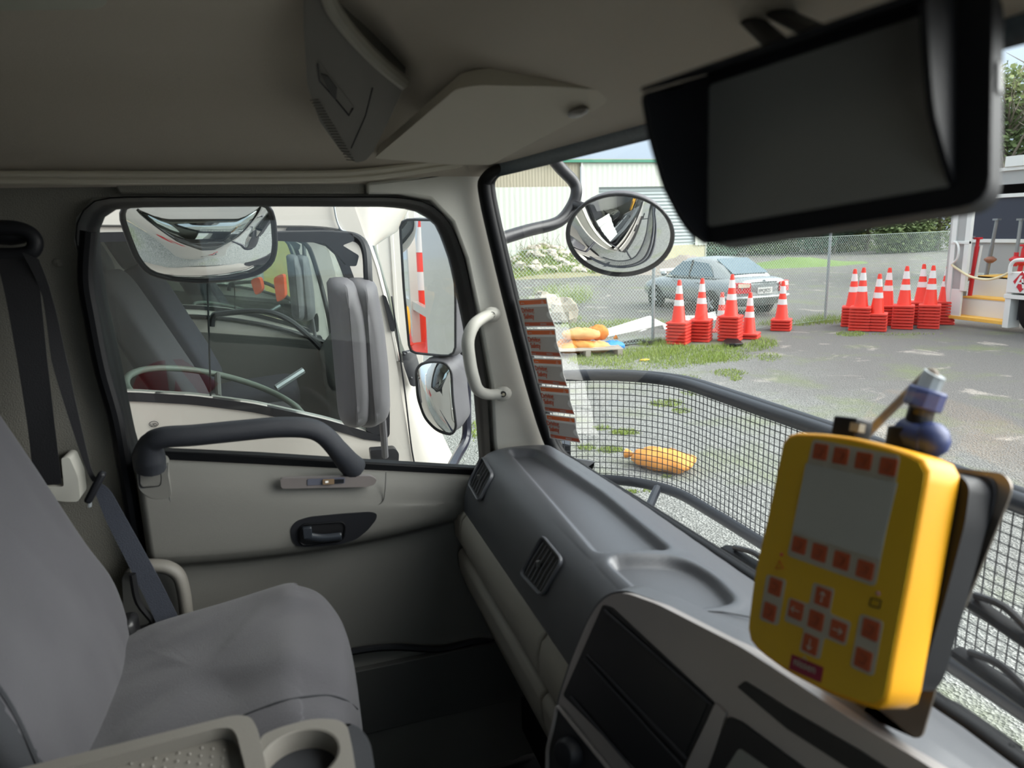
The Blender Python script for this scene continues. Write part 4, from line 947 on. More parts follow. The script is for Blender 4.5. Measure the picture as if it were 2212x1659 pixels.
# ============================================================ NEIGHBOUR TRUCK (and a third one beyond)
YN = 2.4; WC = 2.25; YF = YN + WC
N_ = lambda u, v, d=0: P(u, v, y=YN + d)
tk = T('white_truck', 'white truck cab parked close alongside, seen straight through the door window', 'truck', (0, 3.5, 0), 'white trucks parked in a row')
seam = [(760, 430), (765, 445), (795, 530), (812, 580), (830, 650), (848, 740), (856, 780), (872, 880), (893, 1000), (900, 1060)]
sil = [(888, 430), (890, 447), (812, 530), (826, 580), (846, 650), (868, 740), (884, 780), (930, 880), (988, 1000), (1010, 1060)]
se = [N_(u, v) for u, v in seam]; si = [N_(u, v, .15) for u, v in sil]
hp = [(60, 600), (75, 545), (120, 528), (240, 522), (600, 520), (690, 524), (722, 542), (745, 598), (772, 690), (798, 800), (824, 944), (780, 928), (700, 905), (550, 872), (420, 855), (285, 847), (100, 846), (60, 840)]
hole2 = rpoly([N_(u, v) for u, v in hp], .03)
wpoly = [V((-1.35, YN, .55)), V((.62, YN, .55))] + list(reversed(se)) + [V((.05, YN, 2.62)), V((-1.35, YN, 2.62))]
for y, nm in ((YN, 'near_side'), (YF - .05, 'far_side')):
    b = B(); b.prism([V((p.x, y, p.z)) for p in wpoly], (0, .05, 0), [[V((p.x, y, p.z)) for p in hole2]]); b.obj('side_panel', M_white, tk)
def front(i0, i1, nm, m, off=0):
    rows = []
    for a, c in zip(se[i0:i1], si[i0:i1]):
        row = []
        for k in range(13):
            t = pi / 2 * k / 12; row.append(V((a.x + (c.x - a.x) * sin(t) + off, YN + .01 + .19 * (1 - cos(t)), a.z + (c.z - a.z) * sin(t))))
        full_ = row + [V((q.x, YN + YF - q.y, q.z)) for q in reversed(row)]
        rows.append(full_)
    return B().grid(rows).obj(nm, m, tk, smooth=60)
front(0, 2, 'roof_brow', M_white); ws = front(2, 7, 'windscreen', M_truckglass); front(6, 10, 'front_panel', M_white)
# brow underside
rows = [[V((a.x + (c.x - a.x) * sin(pi / 2 * k / 12), YN + .01 + .19 * (1 - cos(pi / 2 * k / 12)), a.z + (c.z - a.z) * sin(pi / 2 * k / 12))) for k in range(13)] for a, c in ((se[1], si[1]), (N_(780, 487), N_(862, 500, .15)), (se[2], si[2]))]
B().grid([r + [V((q.x, YN + YF - q.y, q.z)) for q in reversed(r)] for r in rows]).obj('brow_lip', M_white, tk, smooth=60)
# A pillar skin edge between side and windscreen
b = B(); b.tube([p + V((.004, .008, 0)) for p in se[2:7]], .010, 8, sq=(1, 1)); b.obj('pillar_edge', M_white, tk)
# roof
b = B(); b.loft([[V((x, YN + .0 + d, z)) for x in (-1.35, -.6, 0, se[0].x)] + [V((x, YF - d, z)) for x in (se[0].x, 0, -.6, -1.35)] for d, z in ((0, 2.40), (0, 2.60), (.08, 2.72), (.3, 2.78))]); b.obj('roof', M_white, tk, smooth=60)
b = B(); b.prism([V((-1.35, YN + .03, .6)), V((-1.35, YF - .03, .6)), V((-1.35, YF - .03, 2.6)), V((-1.35, YN + .03, 2.6))], (-.04, 0, 0)); b.obj('back_wall', M_white, tk)
# inside lining
b = B(); b.prism([V((-1.3, YN + .06, .9)), V((-1.3, YF - .06, .9)), V((-1.3, YF - .06, 2.58)), V((-1.3, YN + .06, 2.58))], (.02, 0, 0), [[V((-1.3, YN + .75, 1.7)), V((-1.3, YF - .75, 1.7)), V((-1.3, YF - .75, 2.2)), V((-1.3, YN + .75, 2.2))]]); b.obj('lining', M_doorlo, tk)
b = B(); b.box((-.4, (YN + YF) / 2, .95), (1.9, WC - .1, .05)); b.obj('cab_floor', M_vent, tk)
b = B(); b.prism([V((-1.3, YN + .06, 2.56)), V((.1, YN + .06, 2.56)), V((.1, YF - .06, 2.56)), V((-1.3, YF - .06, 2.56))], (0, 0, .02)); b.obj('headliner', M_pil, tk)
# gaskets
cH = sum(hole2, V((0, 0, 0))) / len(hole2)
b = B(); q = [V((p.x, YN - .004, p.z)) for p in resample(hole2, 70)]
outr = []
for i, p in enumerate(q):
    t = (q[(i + 1) % 70] - q[i - 1]).normalized(); nn_ = t.cross(V((0, 1, 0)));
    if nn_.dot(p - cH) < 0: nn_ = -nn_
    outr.append(p + nn_ * .028)
b.loft([[p + V((0, .03, 0)) for p in q], q, outr, [p + V((0, .006, 0)) for p in outr]], cap=False); b.obj('window_gasket', M_mblack, tk, smooth=50)
b = B(); b.prism([V((p.x, YN + .02, p.z)) for p in hole2], (0, .004, 0)); b.obj('side_window', M_truckglass, tk)
b = B(); b.prism([V((p.x, YF - .02, p.z)) for p in hole2], (0, .004, 0)); b.obj('side_window', M_truckglass, tk)
b = B(); q2 = [V((p.x, YF - .055, p.z)) for p in resample(hole2, 60)]; b.tube(q2, .014, 6, closed=True); b.obj('window_gasket', M_mblack, tk, smooth=60)
# sliding window upright, gutter, hatch strip, beacon
b = B(); b.tube([N_(448, 610, .03), N_(455, 858, .03)], .003, 6); b.obj('glass_edge', M_mblack, tk)
b = B(); b.tube(smooth_path([N_(u, v, -.006) for u, v in [(-40, 486), (205, 488), (590, 489), (690, 491), (740, 500), (775, 522), (795, 545)]], 4), .0035, 6); b.obj('roof_gutter', mat('gutter_dark', col(70, 68, 66), .5), tk)
b = B(); b.tube(smooth_path([N_(u, v, -.012) for u, v in [(720, 432), (726, 470), (736, 495), (748, 500)]], 4), .003, 6); b.ball(N_(735, 494, -.006), .006); b.obj('brow_seam', M_galv, tk)
b = B(); b.prism(rpoly([N_(u, v, -.02) for u, v in [(618, 491), (690, 493), (762, 505), (762, 515), (690, 508), (618, 504)]], .01), (0, .02, 0)); b.obj('marker_strip', M_mblack, tk, bevel=.003)
b = B(); b.lathe([(.03, 0), (.03, .012), (.02, .015), (.019, .05), (.012, .055)], N_(676, 464, .12), 16); b.obj('roof_beacon', M_mblack, tk)
b = B(); b.ball(N_(608, 456, .12), .009); b.obj('roof_button', M_mblack, tk)
# mirror on its arms
nm_ = T('truck_mirror', None, None); nm_.parent = tk; nm_.location = (0, -3.5 + 2.15, 0)
def lobe(px, y0, y1, m, nm, bev):
    o = resample(rpoly([P(u, v, y=y1 - .03) for u, v in px], .03), 60); c = sum(o, V((0, 0, 0))) / 60; rings = []
    for i in range(10):
        a = pi / 2 * i / 9; q = (y1 - .03) - (y1 - .03 - y0) * sin(a)
        # shrink by a fixed inset so the front stays broad
        k = bev * (1 - cos(a)); rings.append([V((p.x + (c.x - p.x) * min(1, k / max(.02, abs(p.x - c.x))) * (1 if abs(p.x - c.x) > .01 else 0), q, p.z + (c.z - p.z) * min(1, k / .22))) for p in o])
    rings.append([V((c.x + (p.x - c.x) * .35, y0 - .004, c.z + (p.z - c.z) * .8)) for p in rings[-1]])
    b = B(); b.loft([[p + V((0, .03, 0)) for p in o]] + rings); return b.obj(nm, m, nm_, smooth=60)
for k in list(nm_.keys()): del nm_[k]
lobe([(706, 606), (716, 600), (752, 599), (770, 615), (788, 660), (796, 730), (802, 860), (798, 910), (770, 922), (742, 918), (732, 900), (718, 740)], 2.06, 2.18, M_mirgrey, 'mirror_cover', .045)
lobe([(745, 600), (800, 601), (812, 612), (828, 700), (838, 790), (842, 880), (833, 905), (800, 920), (770, 920), (750, 800), (748, 700)], 2.085, 2.22, M_mirgrey, 'mirror_cover', .05)
b = B(); b.tube(smooth_path([P(u, v, y=y) for u, v, y in [(560, 510, 2.36), (640, 508, 2.33), (720, 508, 2.28), (770, 514, 2.24), (790, 540, 2.2), (795, 600, 2.17), (797, 640, 2.17)]], 5), .014, 10); b.obj('mirror_arm', M_mblack, nm_)
b = B(); b.prism(rpoly([P(u, v, y=2.2) for u, v in [(590, 502), (700, 500), (762, 504), (766, 520), (740, 530), (776, 552), (770, 575), (750, 575), (725, 545), (700, 525), (590, 520)]], .006), (0, .1, 0)); b.obj('arm_housing', M_mblack, nm_, bevel=.006)
b = B(); b.tube([P(826, 905, y=2.18), P(829, 940, y=2.22), P(832, 985, y=2.3)], .012, 10); b.obj('lower_arm', M_mirgrey, nm_)
b = B(); b.prism(rpoly([P(u, v, y=2.36) for u, v in [(796, 966), (850, 962), (858, 972), (857, 994), (800, 996)]], .008), (0, -.04, 0)); b.obj('arm_foot', M_mblack, nm_, bevel=.008)
b = B(); b.prism(rpoly([N_(u, v, -.01) for u, v in [(868, 758), (880, 760), (892, 800), (896, 836), (886, 832), (872, 790)]], .006), (.03, .02, 0)); b.ball(N_(873, 765, -.02), .006); b.ball(N_(888, 817, -.02), .006); b.obj('corner_plate', M_mblack, tk)
b = B(); b.prism(rpoly([N_(u, v, -.01) for u, v in [(826, 636), (834, 640), (854, 700), (853, 716), (844, 716)]], .006), (0, .02, 0)); b.obj('wiper_panel', M_mblack, tk)
b = B(); b.prism(rpoly([N_(u, v, -.004) for u, v in [(790, 930), (835, 860), (842, 880), (842, 940), (835, 948)]], .01), (0, .01, 0)); b.obj('window_corner', M_mblack, tk)
b = B(); pth = smooth_path([N_(u, v, -.006) for u, v in [(846, 640), (860, 740), (875, 850), (888, 960), (897, 1010)]], 4); b.tube(pth, .0028, 6); b.obj('panel_gap', M_mblack, tk)
b = B(); b.tube([N_(332, 916, -.003) + V((.013 * cos(2 * pi * k / 20), 0, .009 * sin(2 * pi * k / 20))) for k in range(20)], .0009, 6, closed=True); ob = b.obj('ud_badge', M_mblack, tk)
text('badge_letters', 'UD', Fr(N_(325, 921, -.003), (1, 0, 0), (0, 0, 1)), 0, 0, 0, .013, M_mblack, ob, ext=.0005)
# inside: seats, wheel, dash, far door
def cabseat(y, m, par):
    s = bpy.data.objects.new('seat', None); COL.objects.link(s); s.parent = par; s.location = V((-.45, y, 1.3)) - wloc(par)
    pillow(Fr(V((-.2, y, 1.42)), V((1, 0, .08)), V((0, 1, 0))), .24, .25, .08, .4, 28, 18, .004, 2).obj('cushion', m, s, smooth=80)
    bn_ = V((.90, 0, .42)).normalized(); bu = V((-.42, 0, .90))
    pillow(Fr(V((-.42, y, 1.54)) + bu * .33, V((0, -1, 0)), bu), .24, .37, .07, .4, 28, 22, .006, 3).obj('backrest', m, s, smooth=80)
    pillow(Fr(V((-.42, y, 1.54)) + bu * .80, V((0, -1, 0)), bu), .13, .12, .05, .5, 20, 14, .003, 3).obj('headrest', M_seatd, s, smooth=80)
M_seatl = mat('pale_seat_cover', col(120, 116, 124), .85, bump=.3, bs=900)
cabseat(YN + 1.0, mat('grey_seat_cover', col(64, 62, 68), .85, bump=.3, bs=900), tk); cabseat(YN + 1.75, mat('navy_seat_cover', col(38, 38, 50), .85, bump=.3, bs=900), tk)
wc = P(474, 862, y=YN + .40); wf = Fn(wc, V((.377, -.094, 1)))
b = B(); b.tube([wf.w(.315 * cos(2 * pi * k / 40), .315 * sin(2 * pi * k / 40)) for k in range(40)], .013, 8, closed=True); sw_ = b.obj('steering_wheel', mat('wheel_grey_green', col(112, 120, 112), .5), tk, smooth=60)
b = B(); b.box(wf.w(0, 0, -.02), (.14, .1, .03), wf.m()); b.obj('wheel_hub', M_doorlo, sw_, bevel=.01)
b = B()
for a in (20, 160): b.tube([wf.w(.05 * cos(R(a)), .05 * sin(R(a)), -.01), wf.w(.31 * cos(R(a)), .31 * sin(R(a)))], .012, 8)
b.obj('wheel_spokes', M_doorlo, sw_)
b = B(); b.prism([V((-.02 + .2, YN + .08, 1.60)), V((.08 + .2, YN + .08, 1.72)), V((.34, YN + .08, 1.70)), V((.40, YN + .08, 1.2)), V((.22, YN + .08, 1.1))], (0, WC - .16, 0)); b.obj('dash', M_doorlo, tk, bevel=.02)
b = B(); b.prism([V((-1.25, YF - .09, 1.0)), V((.35, YF - .09, 1.0)), N_(770, 925, 0) + V((0, WC - .09, 0)), V((-1.25, YF - .09, N_(100, 846).z))], (0, .04, 0)); b.obj('far_door_card', M_doorlo, tk)
gr_ = [P(u, v, y=YF - .14) for u, v in [(457, 705), (460, 686), (475, 678), (560, 672), (610, 684), (655, 715), (700, 760)]]
b = B(); b.tube(smooth_path(gr_, 4), .018, 8); b.obj('far_grab_rail', M_mblack, tk)
b = B(); b.tube([P(596, 838, y=YN + .55), P(655, 800, y=YN + .6)], .014, 8); b.obj('column_stalk', M_galv, tk)
# wheel arch / tyre below, only for views from further off
b = B(); b.lathe([(.1, -.14), (.3, -.14), (.48, -.12), (.5, -.05), (.5, .05), (.48, .12), (.3, .14)], (-.15, YN + .2, .5), 28, Matrix.Rotation(pi / 2, 3, 'X')); b.obj('tyre', M_rub, tk, smooth=50)
KIDS.clear()
t3 = dup(tk, V((-.08, 3.5 + 2.98, 0)), 0, 'second white truck cab further off, seen through both windows of the nearer white truck')
# orange vests and a yellow panel beyond
v3 = YF + 2.98 - .5
for i, (px, lb) in enumerate([([(540, 605), (560, 597), (567, 625), (552, 640)], 'orange hi-vis cloth left of another one, deep in the far truck cab'), ([(590, 600), (612, 590), (616, 640), (598, 655)], 'orange hi-vis cloth nearest the dark mirror in the far truck cab')]):
    b = B(); b.prism(rpoly([P(u, v, y=5.9) for u, v in px], .03), (.02, .06, 0)); tag(b.obj('hi_vis_cloth', mat('hi_vis_orange', col(255, 92, 40), .7), bevel=.015), lb, 'cloth', 'orange cloths in the far cab')
b = B(); b.prism([P(u, v, y=8.6) for u, v in [(560, 500), (660, 500)]] + [V((P(660, 500, y=8.6).x, 8.6, 0)), V((P(560, 500, y=8.6).x, 8.6, 0))], (0, .1, 0)); tag(b.obj('yellow_board', mat('pale_yellow', col(232, 205, 120), .6)), 'pale yellow board standing behind the far truck cab', 'board')
# white container wall far beyond the neighbour's nose
b = B(); q = [P(u, v, y=9.5) for u, v in [(700, 380), (905, 380), (905, 800), (700, 800)]]; q[2].z = q[3].z = 0; b.prism([V((-1.2, 9.5, .0)), V((1.75, 9.5, .0)), V((1.75, 9.5, 3.0)), V((-1.2, 9.5, 3.0))], (0, 2.4, 0))
for i in range(14): b.box((-1.1 + .21 * i, 9.49, 1.7), (.05, .03, 2.5))
tag(b.obj('white_container', M_white, bevel=.01), 'white ribbed container standing beyond the noses of the parked trucks', 'container')

# ============================================================ THE YARD
G = lambda u, v: P(u, v, z=0)
def ground_mat():
    m = bpy.data.materials.new('yard_gravel'); m.use_nodes = True; n = m.node_tree; b = n.nodes['Principled BSDF']; b.inputs['Roughness'].default_value = .9
    b.inputs['Specular IOR Level'].default_value = .2
    t = n.nodes.new('ShaderNodeTexCoord'); lk_ = n.links.new
    def nz(s, d=3, r=.6, dist=0):
        x = n.nodes.new('ShaderNodeTexNoise'); x.inputs['Scale'].default_value = s; x.inputs['Detail'].default_value = d; x.inputs['Roughness'].default_value = r; x.inputs['Distortion'].default_value = dist; lk_(t.outputs['Object'], x.inputs['Vector']); return x.outputs['Fac']
    def ramp(f, a, c, lo=(0, 0, 0, 1), hi=(1, 1, 1, 1)):
        r = n.nodes.new('ShaderNodeValToRGB'); r.color_ramp.elements[0].position = a; r.color_ramp.elements[1].position = c
        r.color_ramp.elements[0].color = lo; r.color_ramp.elements[1].color = hi; lk_(f, r.inputs[0]); return r.outputs[0]
    def mix(f, a, c, mode='MIX'):
        x = n.nodes.new('ShaderNodeMix'); x.data_type = 'RGBA'; x.blend_type = mode
        for i, q in ((0, f), (6, a), (7, c)):
            if isinstance(q, (int, float, tuple)): x.inputs[i].default_value = q
            else: lk_(q, x.inputs[i])
        return x.outputs[2]
    vo = n.nodes.new('ShaderNodeTexVoronoi'); vo.inputs['Scale'].default_value = 55; lk_(t.outputs['Object'], vo.inputs['Vector'])
    g_ = mix(ramp(vo.outputs['Color'], .1, .9), GC[0], GC[1])                      # gravel stones
    g_ = mix(ramp(nz(140, 2), .35, .7), g_, GC[2])
    a_ = mix(ramp(nz(60, 4, .75), .3, .7), GC[3], GC[4])                           # tarmac
    a_ = mix(ramp(nz(1.1, 5, .6, .6), .60, .68), a_, mix(ramp(nz(35), .3, .7), GC[5], GC[4]))      # pale worn patches
    s = n.nodes.new('ShaderNodeSeparateXYZ'); lk_(t.outputs['Object'], s.inputs[0])
    # gravel nearest the trucks, tarmac further right: x - .35 y
    mm = n.nodes.new('ShaderNodeMath'); mm.operation = 'MULTIPLY_ADD'; mm.inputs[1].default_value = -.25; lk_(s.outputs['Y'], mm.inputs[0]); lk_(s.outputs['X'], mm.inputs[2])
    m2 = n.nodes.new('ShaderNodeMath'); m2.operation = 'MULTIPLY_ADD'; m2.inputs[1].default_value = 4.0; lk_(nz(.5, 4), m2.inputs[0]); lk_(mm.outputs[0], m2.inputs[2])
    m3 = n.nodes.new('ShaderNodeMapRange'); m3.inputs[1].default_value = 5.2; m3.inputs[2].default_value = 8.2; lk_(m2.outputs[0], m3.inputs[0])
    far = n.nodes.new('ShaderNodeMapRange'); far.inputs[1].default_value = 13.2; far.inputs[2].default_value = 13.6; lk_(s.outputs['Y'], far.inputs[0])
    mxx = n.nodes.new('ShaderNodeMath'); mxx.operation = 'MAXIMUM'; lk_(m3.outputs[0], mxx.inputs[0]); lk_(far.outputs[0], mxx.inputs[1])
    c_ = mix(mxx.outputs[0], g_, a_)
    c_ = mix(ramp(nz(.8, 4, .6), .52, .70, (0, 0, 0, 1), (.5, .5, .5, 1)), c_, GC[6])    # mossy green
    lk_(c_, b.inputs['Base Color'])
    bp = n.nodes.new('ShaderNodeBump'); bp.inputs['Strength'].default_value = .8; bp.inputs['Distance'].default_value = .02; lk_(vo.outputs['Distance'], bp.inputs['Height']); lk_(bp.outputs[0], b.inputs['Normal'])
    return m
GC = [col(92, 94, 92), col(172, 173, 170), col(130, 132, 128), col(92, 91, 90), col(126, 123, 120), col(178, 170, 160), col(116, 128, 80)]
b = B().grid([[V((-60 + 170 * i / 40, -40 + 160 * j / 40, 0)) for j in range(41)] for i in range(41)])
tag(b.obj('ground', ground_mat()), kind='structure')

# grass
M_gr = mat('grass_blades', col(122, 152, 58), .7, var=.4, vs=6, c2=col(150, 158, 84))
rg = random.Random(3)
b = B()
def blades(u, v, ru, rv, n, h, w=.006):
    for _ in range(n):
        a = rg.random() * 2 * pi; r = sqrt(rg.random()) * (1 if rg.random() < .8 else 1.25)
        p = G(u + ru * r * cos(a), v + rv * r * sin(a)); t = rg.random() * 2 * pi; d = V((cos(t), sin(t), 0)); hh = h * rg.uniform(.4, 1.2)
        k = len(b.v); lean = V((rg.uniform(-1, 1), rg.uniform(-1, 1), 0)) * hh * .6
        b.v += [p - d * w, p + d * w, p + lean + V((0, 0, hh))]; b.f.append((k, k + 1, k + 2))
for a in [(1470, 772, 110, 16, 3600, .06), (1400, 762, 70, 10, 1200, .07), (1300, 778, 70, 14, 1500, .06), (1560, 770, 60, 12, 900, .05), (1650, 742, 30, 10, 500, .06), (1600, 752, 60, 9, 700, .06),
          (1838, 722, 32, 5, 400, .05), (1575, 806, 34, 8, 400, .04), (1590, 818, 15, 5, 120, .04), (1660, 772, 26, 9, 280, .04), (1440, 872, 34, 8, 380, .035), (1470, 888, 20, 6, 160, .03), (1350, 934, 30, 6, 400, .03),
          (1300, 925, 20, 5, 120, .03), (1320, 972, 28, 7, 300, .03), (1268, 968, 20, 5, 150, .03), (1400, 792, 90, 6, 500, .04), (1350, 800, 50, 5, 300, .04), (1460, 815, 50, 6, 260, .03), (1290, 705, 80, 7, 900, .10), (1370, 697, 80, 5, 700, .10),
          (1780, 693, 45, 7, 700, .14), (1410, 742, 40, 6, 600, .12), (1280, 750, 50, 5, 500, .08), (1352, 1042, 14, 4, 90, .02), (1365, 1062, 16, 4, 90, .02), (1400, 1060, 12, 4, 50, .02), (1440, 1030, 12, 3, 50, .02), (1250, 1100, 30, 10, 100, .02), (1030, 930, 14, 20, 200, .04),
          (1700, 700, 60, 5, 500, .09), (1950, 722, 70, 3, 200, .03), (1500, 752, 90, 5, 900, .08), (1220, 640, 60, 20, 900, .35), (1180, 660, 40, 14, 600, .3), (1500, 850, 30, 5, 120, .03), (1230, 690, 30, 8, 200, .12)]:
    blades(*a)
tag(b.obj('grass', M_gr, smooth=0), kind='stuff')

# chain link fence
FA, FB = G(1410, 741), G(1782, 695); fd = (FB - FA).normalized()
F0 = FA - fd * 4.2; FL = (FB - FA).length + 4.2 + 7.0; FH = 1.93
fe = T('chain_link_fence', 'galvanised chain link fence on grey posts across the back of the yard', 'fence', F0)
posts = [0.0 + .9, 4.2, 4.2 + (FB - FA).length, 4.2 + (FB - FA).length + 4.6]
for d_ in posts: b = B(); b.tube([F0 + fd * d_, F0 + fd * d_ + V((0, 0, FH + .1))], .032, 10); b.obj('fence_post', M_galv, fe)
b = B(); ps = .075; k = int((FL + FH) / ps); off_ = V((fd.y, -fd.x, 0)) * .03
def wseg(x0, z0, x1, z1):
    if x1 < 0 or x0 > FL: return
    # clip to the fence length
    def cl(x0, z0, x1, z1):
        if x0 < 0: z0 += (z1 - z0) * (0 - x0) / (x1 - x0); x0 = 0
        if x1 > FL: z1 = z0 + (z1 - z0) * (FL - x0) / (x1 - x0); x1 = FL
        return x0, z0, x1, z1
    x0, z0, x1, z1 = cl(x0, z0, x1, z1)
    b.tube([F0 + fd * x0 + off_ + V((0, 0, z0)), F0 + fd * x1 + off_ + V((0, 0, z1))], .0024, 3)
for i in range(k):
    x = -FH + i * ps; wseg(x, .03, x + FH, FH); wseg(x, FH, x + FH, .03)
b.obj('wire_mesh', M_wire, fe, smooth=0)
b = B()
for z in (.05, FH): b.tube([F0 + off_ + V((0, 0, z)), F0 + fd * FL + off_ + V((0, 0, z))], .004, 5)
b.obj('line_wires', M_wire, fe)

# traffic cones: one prototype, then copies
CH = .86; SL = .055; PT = .064
def make_cone():
    t = T('traffic_cone', 'cone', 'cone', (0, 0, 0))
    b = B(); s_ = .205
    rings = []
    for z, k in ((0.012, 1), (.045, 1.0), (.055, .93)):
        rings.append(rpoly([V((-s_ * k, -s_ * k, z)), V((s_ * k, -s_ * k, z)), V((s_ * k, s_ * k, z)), V((-s_ * k, s_ * k, z))], .03, 3))
    b.loft(rings)
    for x in (-.15, 0, .15):
        for y in (-.15, .15): b.box((x, y, .008), (.05, .05, .016))
    b.obj('cone_base', M_coneb, t, smooth=40)
    r0, r1 = .135, .032
    rr = lambda z: r0 + (r1 - r0) * (z - .05) / (CH - .05)
    b = B(); b.lathe([(r0 + .012, .05), (r0, .065), (rr(CH - .02), CH - .02), (r1 * .8, CH)], n=20); b.obj('cone_body', M_cone, t, smooth=50)
    for a, c in ((.366, .48), (.60, .755)):
        b = B(); b.lathe([(rr(a) + .003, a), (rr(c) + .003, c)], n=20, cap=False); b.obj('white_sleeve', M_refl, t, smooth=50)
    return t
cone0 = make_cone(); KIDS.clear(); KIDS[cone0.name] = list(o for o in COL.objects if o.parent == cone0)
def base_only(root, loc, rz, label, group):
    # lower cones of a stack: base plus the buried body
    r = root.copy(); COL.objects.link(r); r.location = loc; r.rotation_euler = (0, 0, rz); r['label'] = label; r['group'] = group
    for ch in KIDS[cone0.name][:2]:
        c = ch.copy(); COL.objects.link(c); c.parent = r
    return r
first = [True]
def stack(u, v, n, rz, who):
    f = G(u, v); base = f + (f - V((CAM.x, CAM.y, 0))).normalized() * .27
    for i in range(n):
        loc = base + V((rg.uniform(-.003, .003), rg.uniform(-.003, .003), i * PT)); top = i == n - 1
        if n == 1: lb = 'red and white traffic cone standing alone ' + who
        else: lb = '%s cone of the stack %s' % ('topmost red and white' if top else ORD[i] + ' red', who)
        grp = 'red traffic cones stacked by the fence'
        if top:
            if first[0]: o = cone0; o.location = loc; o.rotation_euler = (0, 0, rz); o['label'] = lb; o['group'] = grp; first[0] = False
            else: dup(cone0, loc, rz, lb, grp)
        else: base_only(cone0, loc, rz, lb, grp)
stacks = [(1465, 747, 7, .75, 'furthest left in the yard'), (1513, 741, 7, .8, 'second from the left'), (1577, 740, 8, .7, 'behind the black mat'), (1617, 735, 2, .75, 'only two high'), (1557, 722, 1, .8, 'behind the tallest left stack'),
          (1687, 717, 4, .8, 'by the car bumper'), (1838, 708, 7, .8, 'at the left of the right-hand row'), (1856, 717, 8, .72, 'left front of the right-hand row'), (1891, 718, 6, .75, 'lowest of the right-hand row'),
          (1912, 705, 7, .8, 'behind the lowest right-hand stack'), (1948, 713, 8, .75, 'in the middle of the right-hand row'), (1984, 704, 8, .8, 'behind the two right middle stacks'), (2004, 712, 8, .72, 'second from the white truck'), (2036, 703, 8, .8, 'touching the white truck')]
for s_ in stacks: stack(*s_)
# a flat black rubber mat and a yellow scrap
b = B(); q = [G(1562, 741), G(1584, 731), (G(1606, 748)), G(1588, 752), G(1565, 750)]
b.loft([[p + V((0, 0, .01)) for p in q], [p * 1.0 + V((0, 0, .06 + .03 * (i % 2))) for i, p in enumerate(q)]]); tag(b.obj('rubber_mat', M_rub, bevel=.02), 'folded black rubber mat lying on the ground before the cone stacks', 'mat')
b = B(); b.ball(G(1392, 780) + V((0, 0, .02)), (.10, .03, .02)); tag(b.obj('yellow_scrap', mat('scrap_yellow', col(250, 190, 50), .6)), 'small bright yellow scrap lying on the grass', 'litter')

# sandbags
M_sb = mat('sandbag_orange', col(236, 160, 76), .75, var=.25, vs=14, bump=.6, bs=120)
M_sbp = mat('sandbag_pale', col(234, 178, 116), .8, var=.2, vs=14, bump=.6, bs=150)
M_sbd = mat('sandbag_deep', col(222, 138, 56), .75, var=.2, vs=14, bump=.6, bs=120)
M_sbb = mat('sandbag_blue', col(60, 150, 225), .6, var=.2, vs=10)
def sandbag(c, L_, W_, H_, rz, m, label, tie=1, tilt=0, grp='sandbags on the pallet', seed=0):
    t = T('sandbag', label, 'sandbag', c, grp)
    def md(q):
        a, c_, d_ = q.x / L_, q.y / W_, q.z / H_; g_ = max(1e-6, max(abs(a), abs(c_))); rr_ = sqrt(a * a + c_ * c_)
        s1 = 1 + (rr_ / g_ - 1) * .75                         # square the plan of the bag
        q = V((a * s1 * L_, c_ * s1 * W_ * (1 if tie == 0 else 1 - .55 * max(0, a * tie) ** 2), q.z * 1.0))
        q.z += .012 * sin(a * 9 + seed) * cos(c_ * 7) + .014 * mn.noise(q * 25 + V((0, 0, seed)))
        return q + V((0, mn.noise(q * 14 + V((seed, 0, 0))), mn.noise(q * 12 + V((0, seed, 0))))) * .018
    M = Matrix.Rotation(rz, 3, 'Z') @ Matrix.Rotation(tilt, 3, 'Y')
    b = B(); b.ball((0, 0, 0), (L_, W_, H_), 26, None, md); k = len(b.v)
    b.v = [M @ q + V(c) for q in b.v]; b.obj('bag_body', m, t, smooth=80)
    if tie:
        b = B(); b.lathe([(.02, 0), (.014, .03), (.035, .07), (.05, .11), (.03, .115)], (0, 0, 0), 12, Matrix.Rotation(pi / 2 * tie, 3, 'Y'))
        b.v = [M @ (q + V((L_ * .93 * tie, 0, 0))) + V(c) for q in b.v]; b.obj('bag_neck', m, t, smooth=60)
    return t
pc = G(1290, 768)
pal = T('pallet', 'low grey wooden pallet under the sandbags', 'pallet', pc)
M_wood = mat('weathered_wood', col(176, 168, 156), .85, var=.3, vs=10)
pw0, pw1 = G(1195, 775), G(1347, 769); px_ = (pw1 - pw0).normalized(); py_ = V((-px_.y, px_.x, 0)); plen = (pw1 - pw0).length
Mp = Matrix((px_, py_, V((0, 0, 1)))).transposed()
for i in range(7): b = B(); b.box(pw0 + px_ * plen / 2 + py_ * (.06 + .15 * i) + V((0, 0, .125)), (plen, .10, .02), Mp); b.obj('deck_board', M_wood, pal)
for i in range(3):
    b = B(); b.box(pw0 + px_ * (.06 + (plen - .12) * i / 2) + py_ * .5 + V((0, 0, .058)), (.09, 1.0, .115), Mp); b.obj('bearer', M_wood, pal)
def pp(u, v, z, d): q = P(u, v, y=(pw0.y + d)); return q
rzp = math.atan2(px_.y, px_.x)
